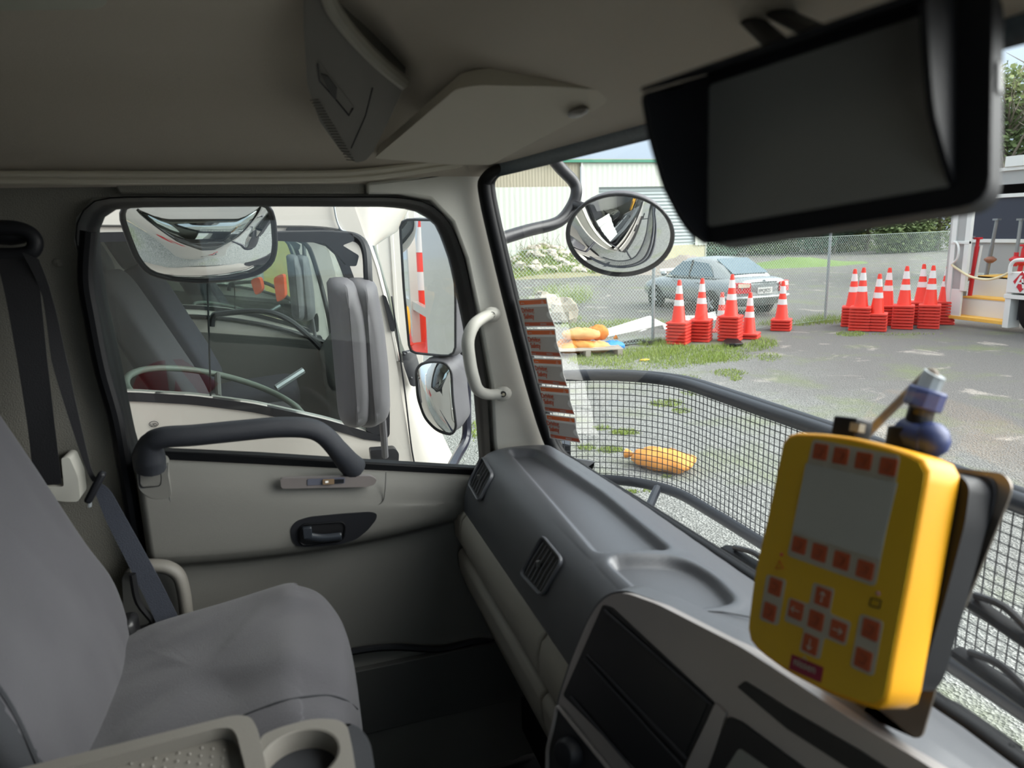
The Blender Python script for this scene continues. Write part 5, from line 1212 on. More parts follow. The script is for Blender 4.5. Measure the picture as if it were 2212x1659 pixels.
bags = [((1235, 752), .35, (.26, .19, .10), .3, M_sb, 'orange sandbag at the left end of the pallet, half behind the stickers', -1), ((1255, 748), .3, (.28, .18, .12), -.4, M_sb, 'bright orange tied sandbag low in the middle of the pallet', -1),
        ((1288, 750), .25, (.27, .2, .11), .1, M_sbp, 'pale sandbag beside the blue bag, on the pallet', 0), ((1323, 747), .3, (.2, .18, .10), .3, M_sbb, 'bright blue tied bag at the right end of the pallet', 0),
        ((1255, 722), .4, (.36, .2, .11), -.12, M_sbp, 'long pale sandbag lying on top of the others', 0), ((1292, 718), .45, (.19, .18, .14), 0, M_sbd, 'deep orange knotted sandbag sitting highest on the pile', 0), ((1222, 746), .6, (.2, .18, .12), 1, M_sbd, 'orange sandbag behind at the left of the pallet pile', 0)]
for i, ((u, v), d, dim, rz, m, lb, tie) in enumerate(bags):
    sandbag(P(u, v, y=pw0.y + d), *dim, rzp + rz, m, lb, tie, seed=i * 3.1)
b = B(); b.lathe([(.02, 0), (.03, .04), (.05, .06), (.02, .07)], P(1326, 731, y=pw0.y + .3), 10, Matrix.Rotation(1.2, 3, 'Y')); tag(b.obj('sandbag', M_sbd), 'orange tied neck of a sandbag poking out above the blue bag', 'sandbag', 'sandbags on the pallet')
sb = sandbag(G(1440, 1020) + V((.02, .12, .085)), .30, .19, .10, math.atan2((G(1490, 1015) - G(1380, 995)).y, (G(1490, 1015) - G(1380, 995)).x), M_sb, 'lone orange tied sandbag lying on the gravel beyond the wire mesh', -1, 0, None, 9)
if 'group' in sb.keys(): del sb['group']

# rock, boards and scrap behind the fence
M_rock = mat('pale_rock', col(168, 158, 142), .9, var=.25, vs=5, bump=.8, bs=20)
def rockmesh(seed, c, r):
    b = B(); b.ball((0, 0, 0), 1, 12)
    b.v = [V(c) + V((q.x * r[0], q.y * r[1], q.z * r[2])) * (1 + .6 * mn.noise(q * 1.1 + V((seed, 0, 0))) + .22 * mn.noise(q * 3.1 + V((0, seed, 0)))) for q in b.v]; return b
q = G(1228, 700); b = rockmesh(4, q + V((0, .25, .30)), (.36, .3, .34)); tag(b.obj('rock', M_rock, smooth=12), 'big pale angular rock behind the fence left of the boards', 'rock')
q = G(1180, 672); b = rockmesh(9, q + V((0, .2, .25)), (.34, .3, .3)); tag(b.obj('rock', M_rock, smooth=12), 'pale rock half hidden by grass beside the stickers', 'rock')
def board(label, pxs, h, m=M_whitep, yb=13.6, name='board', cat='board'):
    b = B(); t = [P(u, v, y=yb + dy) for u, v, dy in pxs]; b.prism(t, (0, .02, -.03)); tag(b.obj(name, m), label, cat)
board('long white panel leaning down behind the fence, left of the grey post', [(1305, 712, .0), (1403, 682, .9), (1437, 700, .9), (1310, 728, .0)], .1)
board('white board lying low behind the fence, under the long panel', [(1370, 722, .2), (1412, 700, 1.0), (1440, 712, 1.0), (1382, 732, .2)], .1)
board('white flat scrap behind the left cone stacks', [(1432, 700, .6), (1500, 684, 1.4), (1545, 672, 1.6), (1560, 720, .8), (1440, 722, .3)], .1)
b = B(); q = P(1490, 690, y=14.4); b.tube([q + V((.34 * cos(2 * pi * k / 30), .34 * sin(2 * pi * k / 30), 0)) for k in range(30)], .05, 8, closed=True); tag(b.obj('basin_ring', M_whitep, smooth=60), 'round white basin rim lying behind the left cone stacks', 'basin')
b = B(); b.tube(smooth_path([G(1335, 750) + V((0, 0, .04)), G(1380, 742) + V((0, 0, .05)), G(1400, 746) + V((0, 0, .04)), G(1425, 740) + V((0, 0, .04))], 5), .045, 8); tag(b.obj('black_hose', M_rub), 'black hose lying at the foot of the fence beside the post', 'hose')

# rubble heap
q0 = P(1190, 585, z=0); hc = V((10.6, 29.5, 0))
hc = G(1205, 600) + V((.5, 3.0, 0))
def heap(x, y):  # x right, y depth
    return max(0, 1.35 * math.exp(-((x + .2) / 2.1) ** 2 - (y / 1.8) ** 2) + .55 * math.exp(-((x - 3.0) / 1.5) ** 2 - (y / 1.4) ** 2)) - .04
M_soil = mat('weedy_soil', col(118, 124, 84), .95, var=.5, vs=2.5, c2=col(150, 136, 112), bump=.8, bs=20)
b = B().grid([[V((hc.x + x * .25, hc.y + y * .25, heap(x * .25, y * .25))) + V((0, 0, .10 * mn.noise(V((x * .6, y * .6, 0))))) for y in range(-14, 15)] for x in range(-18, 24)])
tag(b.obj('soil_heap', M_soil, smooth=80), kind='stuff')
protos = []
M_conc = mat('broken_concrete', col(206, 196, 180), .9, var=.3, vs=3, bump=.6, bs=25)
for i in range(4):
    b = rockmesh(i * 2.7, (0, 0, 0), (.30, .2, .16)); o = b.obj('concrete_lump', M_conc, smooth=12); protos.append(o)
    tag(o, 'broken pale concrete lump on the heap beside the white shed', 'rubble', 'concrete lumps on the rubble heap')
rr2 = random.Random(11)
for i in range(130):
    o = protos[i % 4] if i < 4 else protos[i % 4].copy()
    if i >= 4: COL.objects.link(o)
    x = rr2.gauss(.2, 1.6) if i % 3 else rr2.uniform(1.2, 4.6); y = rr2.uniform(-2.3, .6); s_ = rr2.uniform(.35, 1.15)
    o.location = (hc.x + x, hc.y + y, max(.05, heap(x, y) + .06)); o.rotation_euler = (rr2.uniform(-.5, .5), rr2.uniform(-.5, .5), rr2.uniform(0, 6)); o.scale = (s_, s_, s_)
b = B()
for i in range(150):
    x = rr2.gauss(0, 2.2); y = rr2.uniform(-1.5, 1.5); p = V((hc.x + x, hc.y + y, max(0, heap(x, y)))); h_ = rr2.uniform(.3, .9)
    b.tube([p, p + V((rr2.uniform(-.1, .1), rr2.uniform(-.1, .1), h_ * .6)), p + V((rr2.uniform(-.25, .25), rr2.uniform(-.2, .2), h_))], .008, 3)
tag(b.obj('dry_weeds', mat('dry_weed', col(150, 146, 110), .9), smooth=0), kind='stuff')
b = B()
for i in range(5000):
    x = rr2.gauss(.6, 2.2); y = rr2.uniform(-2.4, .8); p = V((hc.x + x, hc.y + y, max(0, heap(x, y)))); t = rr2.random() * 6.3; h_ = rr2.uniform(.1, .28)
    b.add([p - V((cos(t), sin(t), 0)) * .03, p + V((cos(t), sin(t), 0)) * .03, p + V((rr2.uniform(-.1, .1), 0, h_))], [(0, 1, 2)])
tag(b.obj('heap_grass', M_gr, smooth=0), kind='stuff')

# shed
YB = 42.0
sh = T('shed', 'long white corrugated shed with a green gutter and a wide roller door, across the road', 'shed', P(1350, 560, y=YB))
xl, xm, xr = P(850, 500, y=YB).x, P(1256, 400, y=YB).x, P(1527, 500, y=YB).x
ztop, zband = P(1330, 349, y=YB).z, P(1150, 404, y=YB).z
def corr(x0, x1, z0, z1, y, m, nm, pitch=.34, amp=.012, horiz=False):
    if horiz:
        n_ = int((z1 - z0) / pitch * 2); rows = [[V((x0, y + (amp if i % 2 else 0), z0 + (z1 - z0) * i / n_)), V((x1, y + (amp if i % 2 else 0), z0 + (z1 - z0) * i / n_))] for i in range(n_ + 1)]
    else:
        n_ = int((x1 - x0) / pitch * 2); rows = [[V((x0 + (x1 - x0) * i / n_, y + (amp if i % 2 else 0), z0)), V((x0 + (x1 - x0) * i / n_, y + (amp if i % 2 else 0), z1))] for i in range(n_ + 1)]
    return B().grid(rows).obj(nm, m, sh, smooth=0)
M_cl = mat('cladding_white', col(212, 216, 204), .5, var=.08, vs=.6); M_cl2 = mat('cladding_beige', col(176, 168, 146), .6, var=.12, vs=.8)
corr(xl, xm, 0, zband, YB, M_cl, 'white_cladding'); corr(xl, xm - .05, zband, ztop, YB + .04, M_cl2, 'beige_cladding', .2)
xd0, xd1 = P(1293, 450, y=YB).x, P(1503, 450, y=YB).x; zd1, zd0 = P(1400, 403, y=YB).z, P(1500, 536, y=YB).z
corr(xm, xd0, 0, ztop, YB - .05, M_cl, 'white_cladding'); corr(xd0, xd1, zd1, ztop, YB - .05, M_cl, 'white_cladding'); corr(xd1, xr, .9, ztop, YB - .05, M_cl, 'white_cladding')
corr(xd0, xd1, zd0, zd1, YB + .1, mat('roller_door_grey', col(172, 182, 182), .45), 'roller_door', .22, .05, True)
b = B(); b.prism([V((xd0, YB + .05, 0)), V((xr, YB + .05, 0)), V((xr, YB + .05, .95)), V((xd0, YB + .05, .95))], (0, .2, 0)); b.obj('block_base', mat('cream_blocks', col(214, 206, 170), .8, var=.2, vs=3), sh)
b = B(); b.box(((xl + xr) / 2, YB - .12, ztop + .02), (xr - xl + .2, .2, .16)); b.obj('gutter', mat('gutter_green', col(70, 142, 116), .5), sh)
b = B(); b.prism([V((xl, YB, ztop + .1)), V((xr + .1, YB, ztop + .1)), V((xr + .1, YB + 9, ztop + .5)), V((xl, YB + 9, ztop + .5))], (0, 0, .06)); b.obj('roof', M_cl2, sh)
b = B(); b.prism([V((xr, YB, 0)), V((xr, YB + 9, 0)), V((xr, YB + 9, ztop)), V((xr, YB, ztop))], (-.05, 0, 0)); b.obj('end_wall', M_cl, sh)
b = B(); b.box((xm, YB - .07, ztop / 2), (.1, .08, ztop)); b.obj('corner_strip', M_whitep, sh)

# things lying before the shed
b = B(); q = G(1480, 585)
b.grid([[q + V((x * .3, y * .3, max(-.02, .75 * math.exp(-((x * .3) / 1.9) ** 2 - (y * .3 / 1.2) ** 2) * (1 + .4 * mn.noise(V((x * .5, y * .5, 2)))) - .015))) for y in range(-7, 8)] for x in range(-12, 11)])
tag(b.obj('covered_heap', mat('tarp_brown_grey', col(150, 138, 128), .8, var=.3, vs=2), smooth=80), 'low brown-grey covered heap in front of the roller door', 'heap')
b = B(); b.tube([G(1425, 592) + V((0, 0, .15)), G(1530, 588) + V((0, 0, .22))], .09, 8); tag(b.obj('pale_pipe', M_whitep), 'long pale pipe lying on the ground before the roller door', 'pipe')

# trees and hedge
M_leaf = [mat('leaf_dark', col(94, 116, 70), .8, var=.4, vs=1.5, c2=col(120, 134, 84)), mat('leaf_mid', col(110, 126, 70), .8, var=.4, vs=1.2, c2=col(140, 148, 92)), mat('leaf_teal', col(88, 124, 98), .8, var=.3, vs=1.5)]
M_bark = mat('bark_grey', col(150, 140, 126), .9, var=.3, vs=6)
def tree(nm, loc, rx, ry, h, zlo, n, m, seed, leaf=.22, bare=0):
    r_ = random.Random(seed); t = T(nm, 'tree', 'tree', loc, 'trees and bushes behind the yard'); L0 = V(loc)
    cl = [(V((r_.uniform(-.7, .7) * rx, r_.uniform(-.6, .6) * ry, zlo + (h - zlo) * r_.uniform(.12, .8))), r_.uniform(.35, .6)) for _ in range(9)]
    b = B()
    for i in range(n):
        c, s_ = cl[r_.randrange(9)]
        d = V((r_.gauss(0, 1), r_.gauss(0, 1), r_.gauss(0, 1))).normalized() * (r_.random() ** .33)
        p = L0 + c + V((d.x * rx * s_, d.y * ry * s_, d.z * (h - zlo) * s_ * .55)); 
        if p.z < .05: p.z = .05 + r_.random() * .3
        a = V((r_.gauss(0, 1), r_.gauss(0, 1), r_.gauss(0, 1))).normalized(); c2 = a.orthogonal().normalized(); s2 = leaf * r_.uniform(.5, 1.2)
        b.add([p - a * s2, p + c2 * s2 * .5, p + a * s2, p - c2 * s2 * .5], [(0, 1, 2, 3)])
    if n: b.obj('foliage', m, t, smooth=0)
    b = B(); b.tube(smooth_path([L0, L0 + V((.1, 0, h * .3)), L0 + V((-.1, .1, h * .7))], 4), [.16 * h / 6] * 4 + [.10 * h / 6] * 4 + [.03], 7)
    for i in range(10 + bare):
        z = r_.uniform(.15, .9) * h; a = r_.random() * 6.3; l_ = r_.uniform(.4, 1) * rx * (1.1 - .4 * z / h)
        p0 = L0 + V((0, 0, z)); p1 = p0 + V((cos(a) * l_ * .5, sin(a) * l_ * .5, l_ * .35)); p2 = p0 + V((cos(a) * l_, sin(a) * l_, l_ * r_.uniform(.3, 1)))
        b.tube([p0, p1, p2], [.05, .03, .01], 5)
        if bare:
            for j in range(4):
                q = p1.lerp(p2, r_.random()); b.tube([q, q + V((r_.uniform(-.6, .6), r_.uniform(-.6, .6), r_.uniform(.1, .9)))], [.018, .006], 4)
    b.obj('trunk', M_bark, t, smooth=60)
    return t
tl = [('bush', 1575, 562, 45, 2.5, 0.1, 1.6, 2200, 2, 'teal green bush next to the shed corner, left end of the hedge'),
      ('bush', 1650, 556, 44, 4.2, .3, 3.4, 3800, 0, 'dark bushy growth under the left half of the black monitor'),
      ('tree', 1740, 556, 43, 3.6, .8, 5.8, 3600, 1, 'mid green tree rising behind the black monitor, left of the fence post'),
      ('bush', 1800, 558, 41, 3.6, .2, 3.2, 3600, 2, 'teal bush right behind the grey fence post'),
      ('tree', 1870, 556, 42, 3.6, .6, 5.4, 3600, 1, 'mid green tree with pale branches above the right-hand cones'),
      ('bush', 1940, 560, 38, 3.2, .2, 3.2, 3600, 0, 'dark bush behind the right-hand cone stacks'),
      ('tree', 2020, 560, 38, 3.2, .4, 4.8, 3600, 1, 'yellow-green tree just left of the white service truck')]
for i, (nm, u, v, y, rx, zlo, h, n, k, lb) in enumerate(tl):
    q = P(u, v, y=y); q.z = 0; o = tree(nm, q, rx, 1.6, h * 1.25, 0, n * 3, M_leaf[k], 20 + i, .15, 4 if nm == 'tree' else 0); o['label'] = lb; o['category'] = nm
for (u, y, rx, h, zlo, n, k, bare, lb) in [(2215, 34, 3.4, 9.2, 2.0, 5200, 0, 6, 'tall dark tree at the right edge beyond the monitor'), (2150, 36, 4.0, 9.6, 6.0, 700, 1, 60, 'tall bare pale-branched tree beside the right edge of the monitor'), (2290, 32, 3.4, 10.5, 2.0, 2800, 0, 10, 'dark tree furthest right, mostly out of the picture')]:
    q = P(u, 500, y=y * .62); q = P(u, 520, y=20.0); q.z = 0; o = tree('tree', q, rx * .8, 2.2, h * .80, zlo, n, M_leaf[k], int(u), .16, bare); o['label'] = lb
b = B(); q = G(1720, 572)
b.grid([[q + V((x * .6, y * .5, max(-.05, .42 * math.exp(-((x * .6) / 2.6) ** 2 - (y * .5 / 1.4) ** 2) * (1 + .5 * mn.noise(V((x * .5, y * .5, 2)))) - .03))) for y in range(-7, 8)] for x in range(-16, 17)])
tag(b.obj('grass_bank', mat('bank_green', col(98, 126, 52), .9, var=.3, vs=3, bump=.8, bs=15), smooth=80), kind='stuff')
b = B()
for i in range(16):
    p = P(1470 + rr2.uniform(-14, 14), 348, y=YB + 4); b.tube([p, p + V((rr2.uniform(-.5, .5), 0, rr2.uniform(.3, 1.1)))], [.02, .01], 4)

# ============================================================ SILVER CAR
M_car = mat('car_silver_grey', col(150, 156, 158), .28, metal=.55, coat=.6)
M_carg = mat('car_glass_blue', col(88, 110, 122), .08, spec=.8)
M_carb = mat('car_trim_black', col(36, 38, 42), .5)
rl, fl_ = G(1543, 681), G(1447, 666)
cfw = (fl_ - rl).normalized(); crt = V((cfw.y, -cfw.x, 0))         # car forward and its right-hand side
car = T('silver_car', 'silver grey saloon car parked on the road behind the fence, seen from its rear corner', 'car', rl)
# car axes: X forward, Y left; origin on the ground midway between the wheels
co = rl + cfw * 1.26 + crt * .74
cm_ = lambda x, y, z: co + cfw * x - crt * y + V((0, 0, z))
def sect(x, hw, z0, z1, k=.72, n=20):
    out = []
    for i in range(n):
        a = 2 * pi * i / n; pw = lambda c, q: (abs(c) ** q) * (1 if c >= 0 else -1)
        out.append(cm_(x, pw(cos(a), .45) * hw, (z0 + z1) / 2 + pw(sin(a), .5) * (z1 - z0) / 2))
    return out
b = B(); b.loft([sect(x, w_, a, c) for x, w_, a, c in [(-2.22, .62, .42, .80), (-2.16, .78, .30, .93), (-2.0, .84, .24, .98), (-1.4, .86, .20, 1.0), (-.5, .87, .20, .98), (.6, .87, .20, .95), (1.2, .86, .22, .90), (1.8, .83, .24, .80), (2.12, .74, .28, .68), (2.2, .55, .36, .58)]]); b.obj('car_body', M_car, car, smooth=60, sub=1)
def gsec(x, hb, ht, zb, zt): return [cm_(x, hb, zb), cm_(x, ht, zt - .05), cm_(x, ht - .10, zt), cm_(x, 0, zt + .015), cm_(x, -ht + .10, zt), cm_(x, -ht, zt - .05), cm_(x, -hb, zb)]
gh_ = [(-1.72, .66, .62, .94, .99), (-1.25, .76, .62, .93, 1.25), (-.85, .78, .60, .93, 1.38), (-.3, .79, .60, .92, 1.43), (.2, .79, .60, .91, 1.40), (.6, .77, .62, .90, 1.22), (1.05, .70, .62, .88, .93)]
b = B(); b.loft([gsec(*g) for g in gh_]); b.obj('cabin_roof', M_car, car, smooth=70)
def quadp(pts, off, nm, m):
    ps_ = [V(p) for p in pts]; n = (ps_[1] - ps_[0]).cross(ps_[2] - ps_[0]).normalized(); c = sum(ps_, V((0, 0, 0))) / len(ps_)
    if n.dot(c - (co + V((0, 0, .9)))) < 0: n = -n
    b = B(); b.prism(rpoly([p + n * off for p in ps_], .04), -n * .02); return b.obj(nm, m, car)
rw = quadp([cm_(-1.68, .54, 1.01), cm_(-1.68, -.54, 1.01), cm_(-.93, -.48, 1.36), cm_(-.93, .48, 1.36)], .05, 'rear_window', M_carg)
for s_ in (1, -1):
    quadp([cm_(-1.22, s_ * .765, .97), cm_(-.28, s_ * .80, .95), cm_(-.28, s_ * .665, 1.33), cm_(-.90, s_ * .67, 1.29)], .012, 'side_window', M_carg)
    quadp([cm_(-.20, s_ * .80, .95), cm_(.78, s_ * .78, .93), (cm_(.25, s_ * .665, 1.30)), cm_(-.20, s_ * .665, 1.34)], .012, 'side_window', M_carg)
quadp([cm_(1.02, .55, .95), cm_(1.02, -.55, .95), cm_(.45, -.5, 1.30), cm_(.45, .5, 1.30)], .02, 'windscreen', M_carg)
b = B(); b.tube([cm_(-.24, .80, .93), cm_(-.24, .68, 1.36)], .03, 6); b.obj('door_pillar', M_carb, car)
for s_ in (1, -1):
    b = B(); b.ball(cm_(.72, s_ * .95, .98), (.09, .09, .07)); b.obj('wing_mirror', M_car, car)
    b = B(); b.prism(rpoly([cm_(-2.16, s_ * .80, .61), cm_(-2.245, s_ * .44, .61), cm_(-2.235, s_ * .44, .85), cm_(-2.14, s_ * .80, .87)], .04), cfw * .14); tl_ = b.obj('tail_light', mat('tail_red', col(215, 40, 50), .3) if 'tail_red' not in bpy.data.materials else bpy.data.materials['tail_red'], car, bevel=.01)
    b = B(); b.prism(rpoly([cm_(-2.18, s_ * .76, .75), cm_(-2.25, s_ * .48, .75), cm_(-2.25, s_ * .48, .835), cm_(-2.165, s_ * .76, .845)], .02), cfw * .03); b.obj('reversing_lens', mat('lens_cream', col(235, 215, 190), .3) if 'lens_cream' not in bpy.data.materials else bpy.data.materials['lens_cream'], tl_)
    for x in (-1.26, 1.27):
        m_ = Matrix((cfw, V((0, 0, 1)), -crt)).transposed(); c_ = cm_(x, s_ * .80, .30)
        b = B(); b.lathe([(.18, -.1), (.27, -.1), (.30, -.07), (.30, .07), (.27, .1), (.19, .1)], c_, 24, m_); wh = b.obj('tyre', M_rub, car, smooth=50)
        b = B(); b.lathe([(.19, -.09), (.20, .09), (.17, .07)] if s_ > 0 else [(.19, .09), (.2, -.09), (.17, -.07)], c_, 20, m_)
        for k in range(5):
            a = 2 * pi * k / 5; d_ = cfw * cos(a) + V((0, 0, sin(a))); b.tube([c_ - crt * (.10 * s_), c_ - crt * (.10 * s_) + d_ * .18], .03, 6)
        b.obj('alloy_wheel', M_galv, wh)
        b = B(); b.lathe([(.345, -.05 * s_), (.345, .078 * s_)], c_, 24, m_, cap=True); b.obj('wheel_arch', M_carb, car)
b = B(); b.prism([cm_(-2.235, .22, .58), cm_(-2.235, -.22, .58), cm_(-2.235, -.22, .73), cm_(-2.235, .22, .73)], cfw * .05); npl = b.obj('number_plate', M_whitep, car)
text('plate_letters', 'FPQ925', Fr(cm_(-2.24, .20, .60), -(-crt) * 1.0, (0, 0, 1)), 0, .012, 0, .125, M_carb, npl, ext=.001, sx_=.88)
b = B(); b.prism([cm_(-2.215, .42, .56), cm_(-2.215, -.42, .56), cm_(-2.2, -.36, .80), cm_(-2.2, .36, .80)], cfw * .05); b.obj('boot_recess', mat('boot_pale', col(176, 180, 180), .35, metal=.4), car)
b = B(); b.tube(smooth_path([cm_(-1.75, .88, .50), cm_(-2.1, .85, .50), cm_(-2.24, .6, .50), cm_(-2.28, 0, .50), cm_(-2.24, -.6, .50), cm_(-2.1, -.85, .50)], 4), .035, 8); b.obj('bumper_strip', mat('bumper_chrome', col(190, 194, 194), .3, metal=.5), car)
b = B(); b.tube([cm_(-2.2, .4, .86), cm_(-2.22, 0, .87), cm_(-2.2, -.4, .86)], .014, 6); b.obj('boot_strip', M_galv, car)
for x in (-.75, .2): b = B(); b.tube([cm_(x, .885, .80), cm_(x + .16, .885, .80)], .014, 6); b.obj('door_handle', M_car, car)
b = B(); b.ball(cm_(-2.19, 0, .90), (.04, .04, .02)); b.obj('boot_badge', M_galv, car)

# ============================================================ SERVICE TRUCK AT THE RIGHT
X1 = 13.6
W_ = lambda u, v, d=0: P(u, v, x=X1 + d)
st_ = T('service_truck', 'white service truck with yellow-edged side steps at the right edge, beside the cones', 'truck', V((14.6, 9.0, 0)))
M_stw = mat('service_white', col(226, 226, 222), .45, var=.1, vs=2); M_stg = mat('service_grey_panel', col(168, 168, 166), .6, var=.12, vs=1.5)
M_sty = mat('step_yellow', col(240, 196, 100), .6, var=.3, vs=12, c2=col(232, 170, 60)); M_std = mat('service_dark_panel', col(48, 52, 66), .5, var=.15, vs=2)
def vb(nm, a, c, d, th, m, par=st_, bev=.006):
    """upright box between two photo corners on the plane X1+d"""
    p, q = W_(*a, d), W_(*c, d); b = B(); b.box(((p.x + th / 2), (p.y + q.y) / 2, (p.z + q.z) / 2), (th, abs(p.y - q.y), abs(p.z - q.z))); return b.obj(nm, m, par, bevel=bev)
def wx(u, v, d=0): return W_(u, v, d).y
y_l = wx(2047, 600); y_r = wx(2172, 650); zb_ = W_(2100, 700).z; zT = W_(2100, 424).z
def bx(nm, y0, y1, z0, z1, x0, x1, m, par=st_, bev=.005): b = B(); b.box(((x0 + x1) / 2, (y0 + y1) / 2, (z0 + z1) / 2), (abs(x1 - x0), abs(y1 - y0), abs(z1 - z0))); return b.obj(nm, m, par, bevel=bev)
bx('corner_post', y_l - .10, y_l + .05, .14, 3.4, X1, X1 + .12, M_stw)
bx('frame_post', y_l - .42, y_l - .31, .75, 3.0, X1, X1 + .08, M_stw)
bx('side_infill', y_l - .33, y_l - .08, .75, 3.0, X1 + .03, X1 + .06, M_stg)
bx('side_lower', y_l - .35, y_l - .08, .15, .78, X1 + .02, X1 + .07, M_stw)
zr = W_(2090, 524).z; bx('cross_rail', y_l - .42, y_l, zr - .03, zr + .03, X1 - .01, X1 + .06, M_stw)
bx('left_wall', y_l, y_l + .06, .15, 3.0, X1, X1 + .3, M_stg)
bx('step_tread', y_r, y_l, .15, .22, X1, X1 + .35, M_sty); bx('step_riser', y_r, y_l, .2, .58, X1 + .33, X1 + .37, M_stw)
bx('step_tread', y_r, y_l - .1, .55, .61, X1 + .33, X1 + .75, M_sty); bx('step_riser', y_r, y_l + .1, .6, 1.02, X1 + .73, X1 + .77, M_stw)
bx('step_tread', y_r - 1.5, y_l - .1, .98, 1.03, X1 + .73, X1 + 1.9, M_sty)
zd_ = P(2150, 524, x=X1 + 1.8).z
bx('back_panel_grey', -2, y_l + 1.3, 1.0, zd_, X1 + 1.8, X1 + 1.85, M_stg); bx('back_panel_dark', -2, y_l + 1.3, zd_ + .08, 2.95, X1 + 1.8, X1 + 1.85, M_std)
bx('back_rail', -2, y_l + 1.3, zd_, zd_ + .08, X1 + 1.74, X1 + 1.84, M_stw); zt_ = P(2150, 424, x=X1 + 1.8).z; bx('back_rail', -2, y_l + 1.3, zt_ - .04, zt_ + .04, X1 + 1.74, X1 + 1.84, M_stw)
bx('upper_panel', -2, P(2150, 400, x=X1 + 1.8).y, zt_, P(2190, 368, x=X1 + 1.8).z, X1 + 1.8, X1 + 1.85, M_stg)
z4 = P(2190, 368, x=X1 + 1.8).z; bx('top_rail', -2, P(2150, 400, x=X1 + 1.8).y, z4, z4 + .07, X1 + 1.74, X1 + 1.84, M_stw)
bx('light_bar', -2, P(2178, 355, x=X1 + 1.8).y, z4 + .08, z4 + .30, X1 + 1.7, X1 + 1.84, M_stw)
bx('step_post', y_r - .12, y_r, .10, W_(2175, 620).z, X1 - .02, X1 + .3, M_stw)
zc0, zc1 = W_(2190, 632).z, W_(2190, 588).z
sc2 = bx('side_locker', 5, wx(2179, 610), zc0, zc1, X1 - .05, X1 + .5, M_stw)
ec = W_(2206, 609, -.06); f_ = Fr(ec, V((0, -1, 0)), V((0, 0, 1)))
b = B(); b.prism([f_.w(-.16, 0), f_.w(0, -.2), f_.w(.16, 0), f_.w(0, .2)], f_.n * .004); em = b.obj('red_emblem', M_red, sc2)
b = B(); b.prism([f_.w(-.13, -.09, .006), f_.w(-.09, -.12, .006), f_.w(.02, .12, .006), f_.w(-.03, .12, .006)], f_.n * .003); b.prism([f_.w(.0, .06, .006), f_.w(.04, .06, .006), f_.w(.08, -.12, .006), f_.w(.04, -.12, .006)], f_.n * .003); b.prism([f_.w(-.05, -.04, .006), f_.w(.06, -.04, .006), f_.w(.06, -.01, .006), f_.w(-.05, -.01, .006)], f_.n * .003); b.obj('emblem_letter', M_stw, em)
bx('under_body', 4, y_r - .1, .25, zc0 - .02, X1 + .2, X1 + 1.8, M_std)
zz = W_(2190, 640).z; bx('chassis_rail', 4, y_r + .02, zz - .05, zz + .03, X1 - .04, X1 + .2, M_stw)
wc_ = V((X1 + .2, wx(2236, 712), .46)); b = B(); b.lathe([(.26, -.14), (.42, -.14), (.46, -.1), (.46, .1), (.42, .14), (.26, .14)], wc_, 32, Matrix.Rotation(pi / 2, 3, 'Y'), cap=False); ty = b.obj('tyre', M_rub, st_, smooth=50)
b = B(); b.lathe([(.27, -.13), (.2, -.06), (.05, -.1)], wc_, 24, Matrix.Rotation(pi / 2, 3, 'Y')); b.obj('wheel_rim', M_stg, ty)
b = B(); b.tube(smooth_path([W_(2061, 522, -.02), W_(2068, 526, -.08), W_(2071, 540, -.1), W_(2067, 560, -.08), W_(2056, 570, -.02)], 4), .022, 8); b.obj('grab_handle', M_stw, st_)
b = B(); b.tube(smooth_path([W_(2181, 590, -.1), W_(2184, 572, -.1), W_(2196, 562, -.1), W_(2225, 562, -.1)], 4), .035, 8); b.obj('hoop_rail', M_stw, st_)
b = B(); b.tube(smooth_path([W_(2056, 572, -.05), W_(2070, 582, -.02), W_(2095, 597, 0), W_(2130, 604, 0), W_(2160, 598, 0), W_(2184, 586, -.03)], 5), .024, 8)
tag(b.obj('cream_rope', mat('rope_cream', col(226, 214, 176), .8)), 'thick cream rope slung across the steps of the white service truck', 'rope')
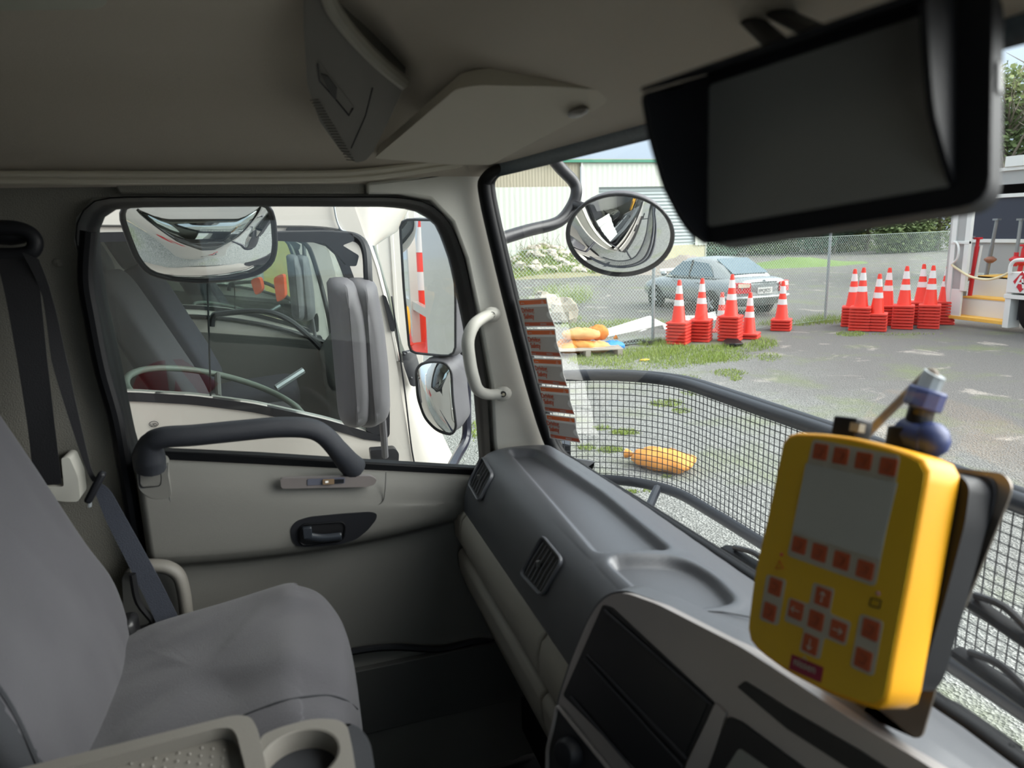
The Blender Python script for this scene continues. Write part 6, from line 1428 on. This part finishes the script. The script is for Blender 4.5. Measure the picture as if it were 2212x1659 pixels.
M_pr = mat('prop_red', col(205, 36, 44), .5); M_pg = mat('prop_grey', col(140, 144, 146), .4, metal=.5)
def prop(top, bot, d, split, label, low=None, cup=None, m1=M_pg, m2=M_pr):
    a, c = W_(*top, d), W_(*bot, d); t = T('steel_prop', label, 'prop', c, 'steel props on the service truck steps')
    mid = a.lerp(c, split)
    b = B(); b.tube([a, mid], .035, 8); b.box(a, (.12, .12, .04)); b.obj('inner_tube', m1, t)
    b = B(); b.tube([mid - (a - c) * 0, c], .045, 8); b.obj('outer_tube', m2, t)
    b = B(); q = W_(*cup, d) if cup else a.lerp(c, .62); b.lathe([(.05, -.06), (.12, 0), (.12, .03), (.05, .08)], q, 8); b.obj('collar', M_pr if m2 != M_pg else mat('rust_brown', col(150, 104, 84), .7), t)
    return t
prop((2097, 512), (2080, 655), .4, .5, 'grey steel prop with a red middle, leaning left on the truck steps', cup=(2084, 602), m2=M_pg)
prop((2113, 515), (2092, 657), .5, .12, 'red-topped steel prop beside the left grey one', cup=(2096, 600), m1=M_pr)
prop((2154, 474), (2127, 612), 1.2, .4, 'rusty grey steel prop standing alone at the middle of the steps', cup=(2139, 562), m2=M_pg)
prop((2206, 474), (2192, 575), 1.0, .7, 'tall red and grey steel prop near the right edge of the picture', cup=(2194, 562))
prop((2214, 530), (2202, 590), .8, .1, 'short bright red steel prop cut by the right edge of the picture', m1=M_pr)
b = B(); b.tube([W_(2120, 530, .55), W_(2107, 600, .5)], .03, 8); tag(b.obj('white_pole', M_stw), 'thin white pole leaning beside the red-topped prop', 'pole')
# reflective cones on the deck behind the cab, seen in the door mirror
for i, (x, y, n) in enumerate([(-1.85, 1.36, 7), (-2.3, 1.38, 7)]):
    for k in range(n):
        loc = V((x, y, 1.19 + k * PT)); lb = '%s red cone of the %s stack on the truck deck' % ('topmost' if k == n - 1 else ORD[k], ('front', 'rear')[i])
        if k == n - 1: dup(cone0, loc, .1, lb, 'cones on the deck')
        else: base_only(cone0, loc, .1, lb, 'cones on the deck')
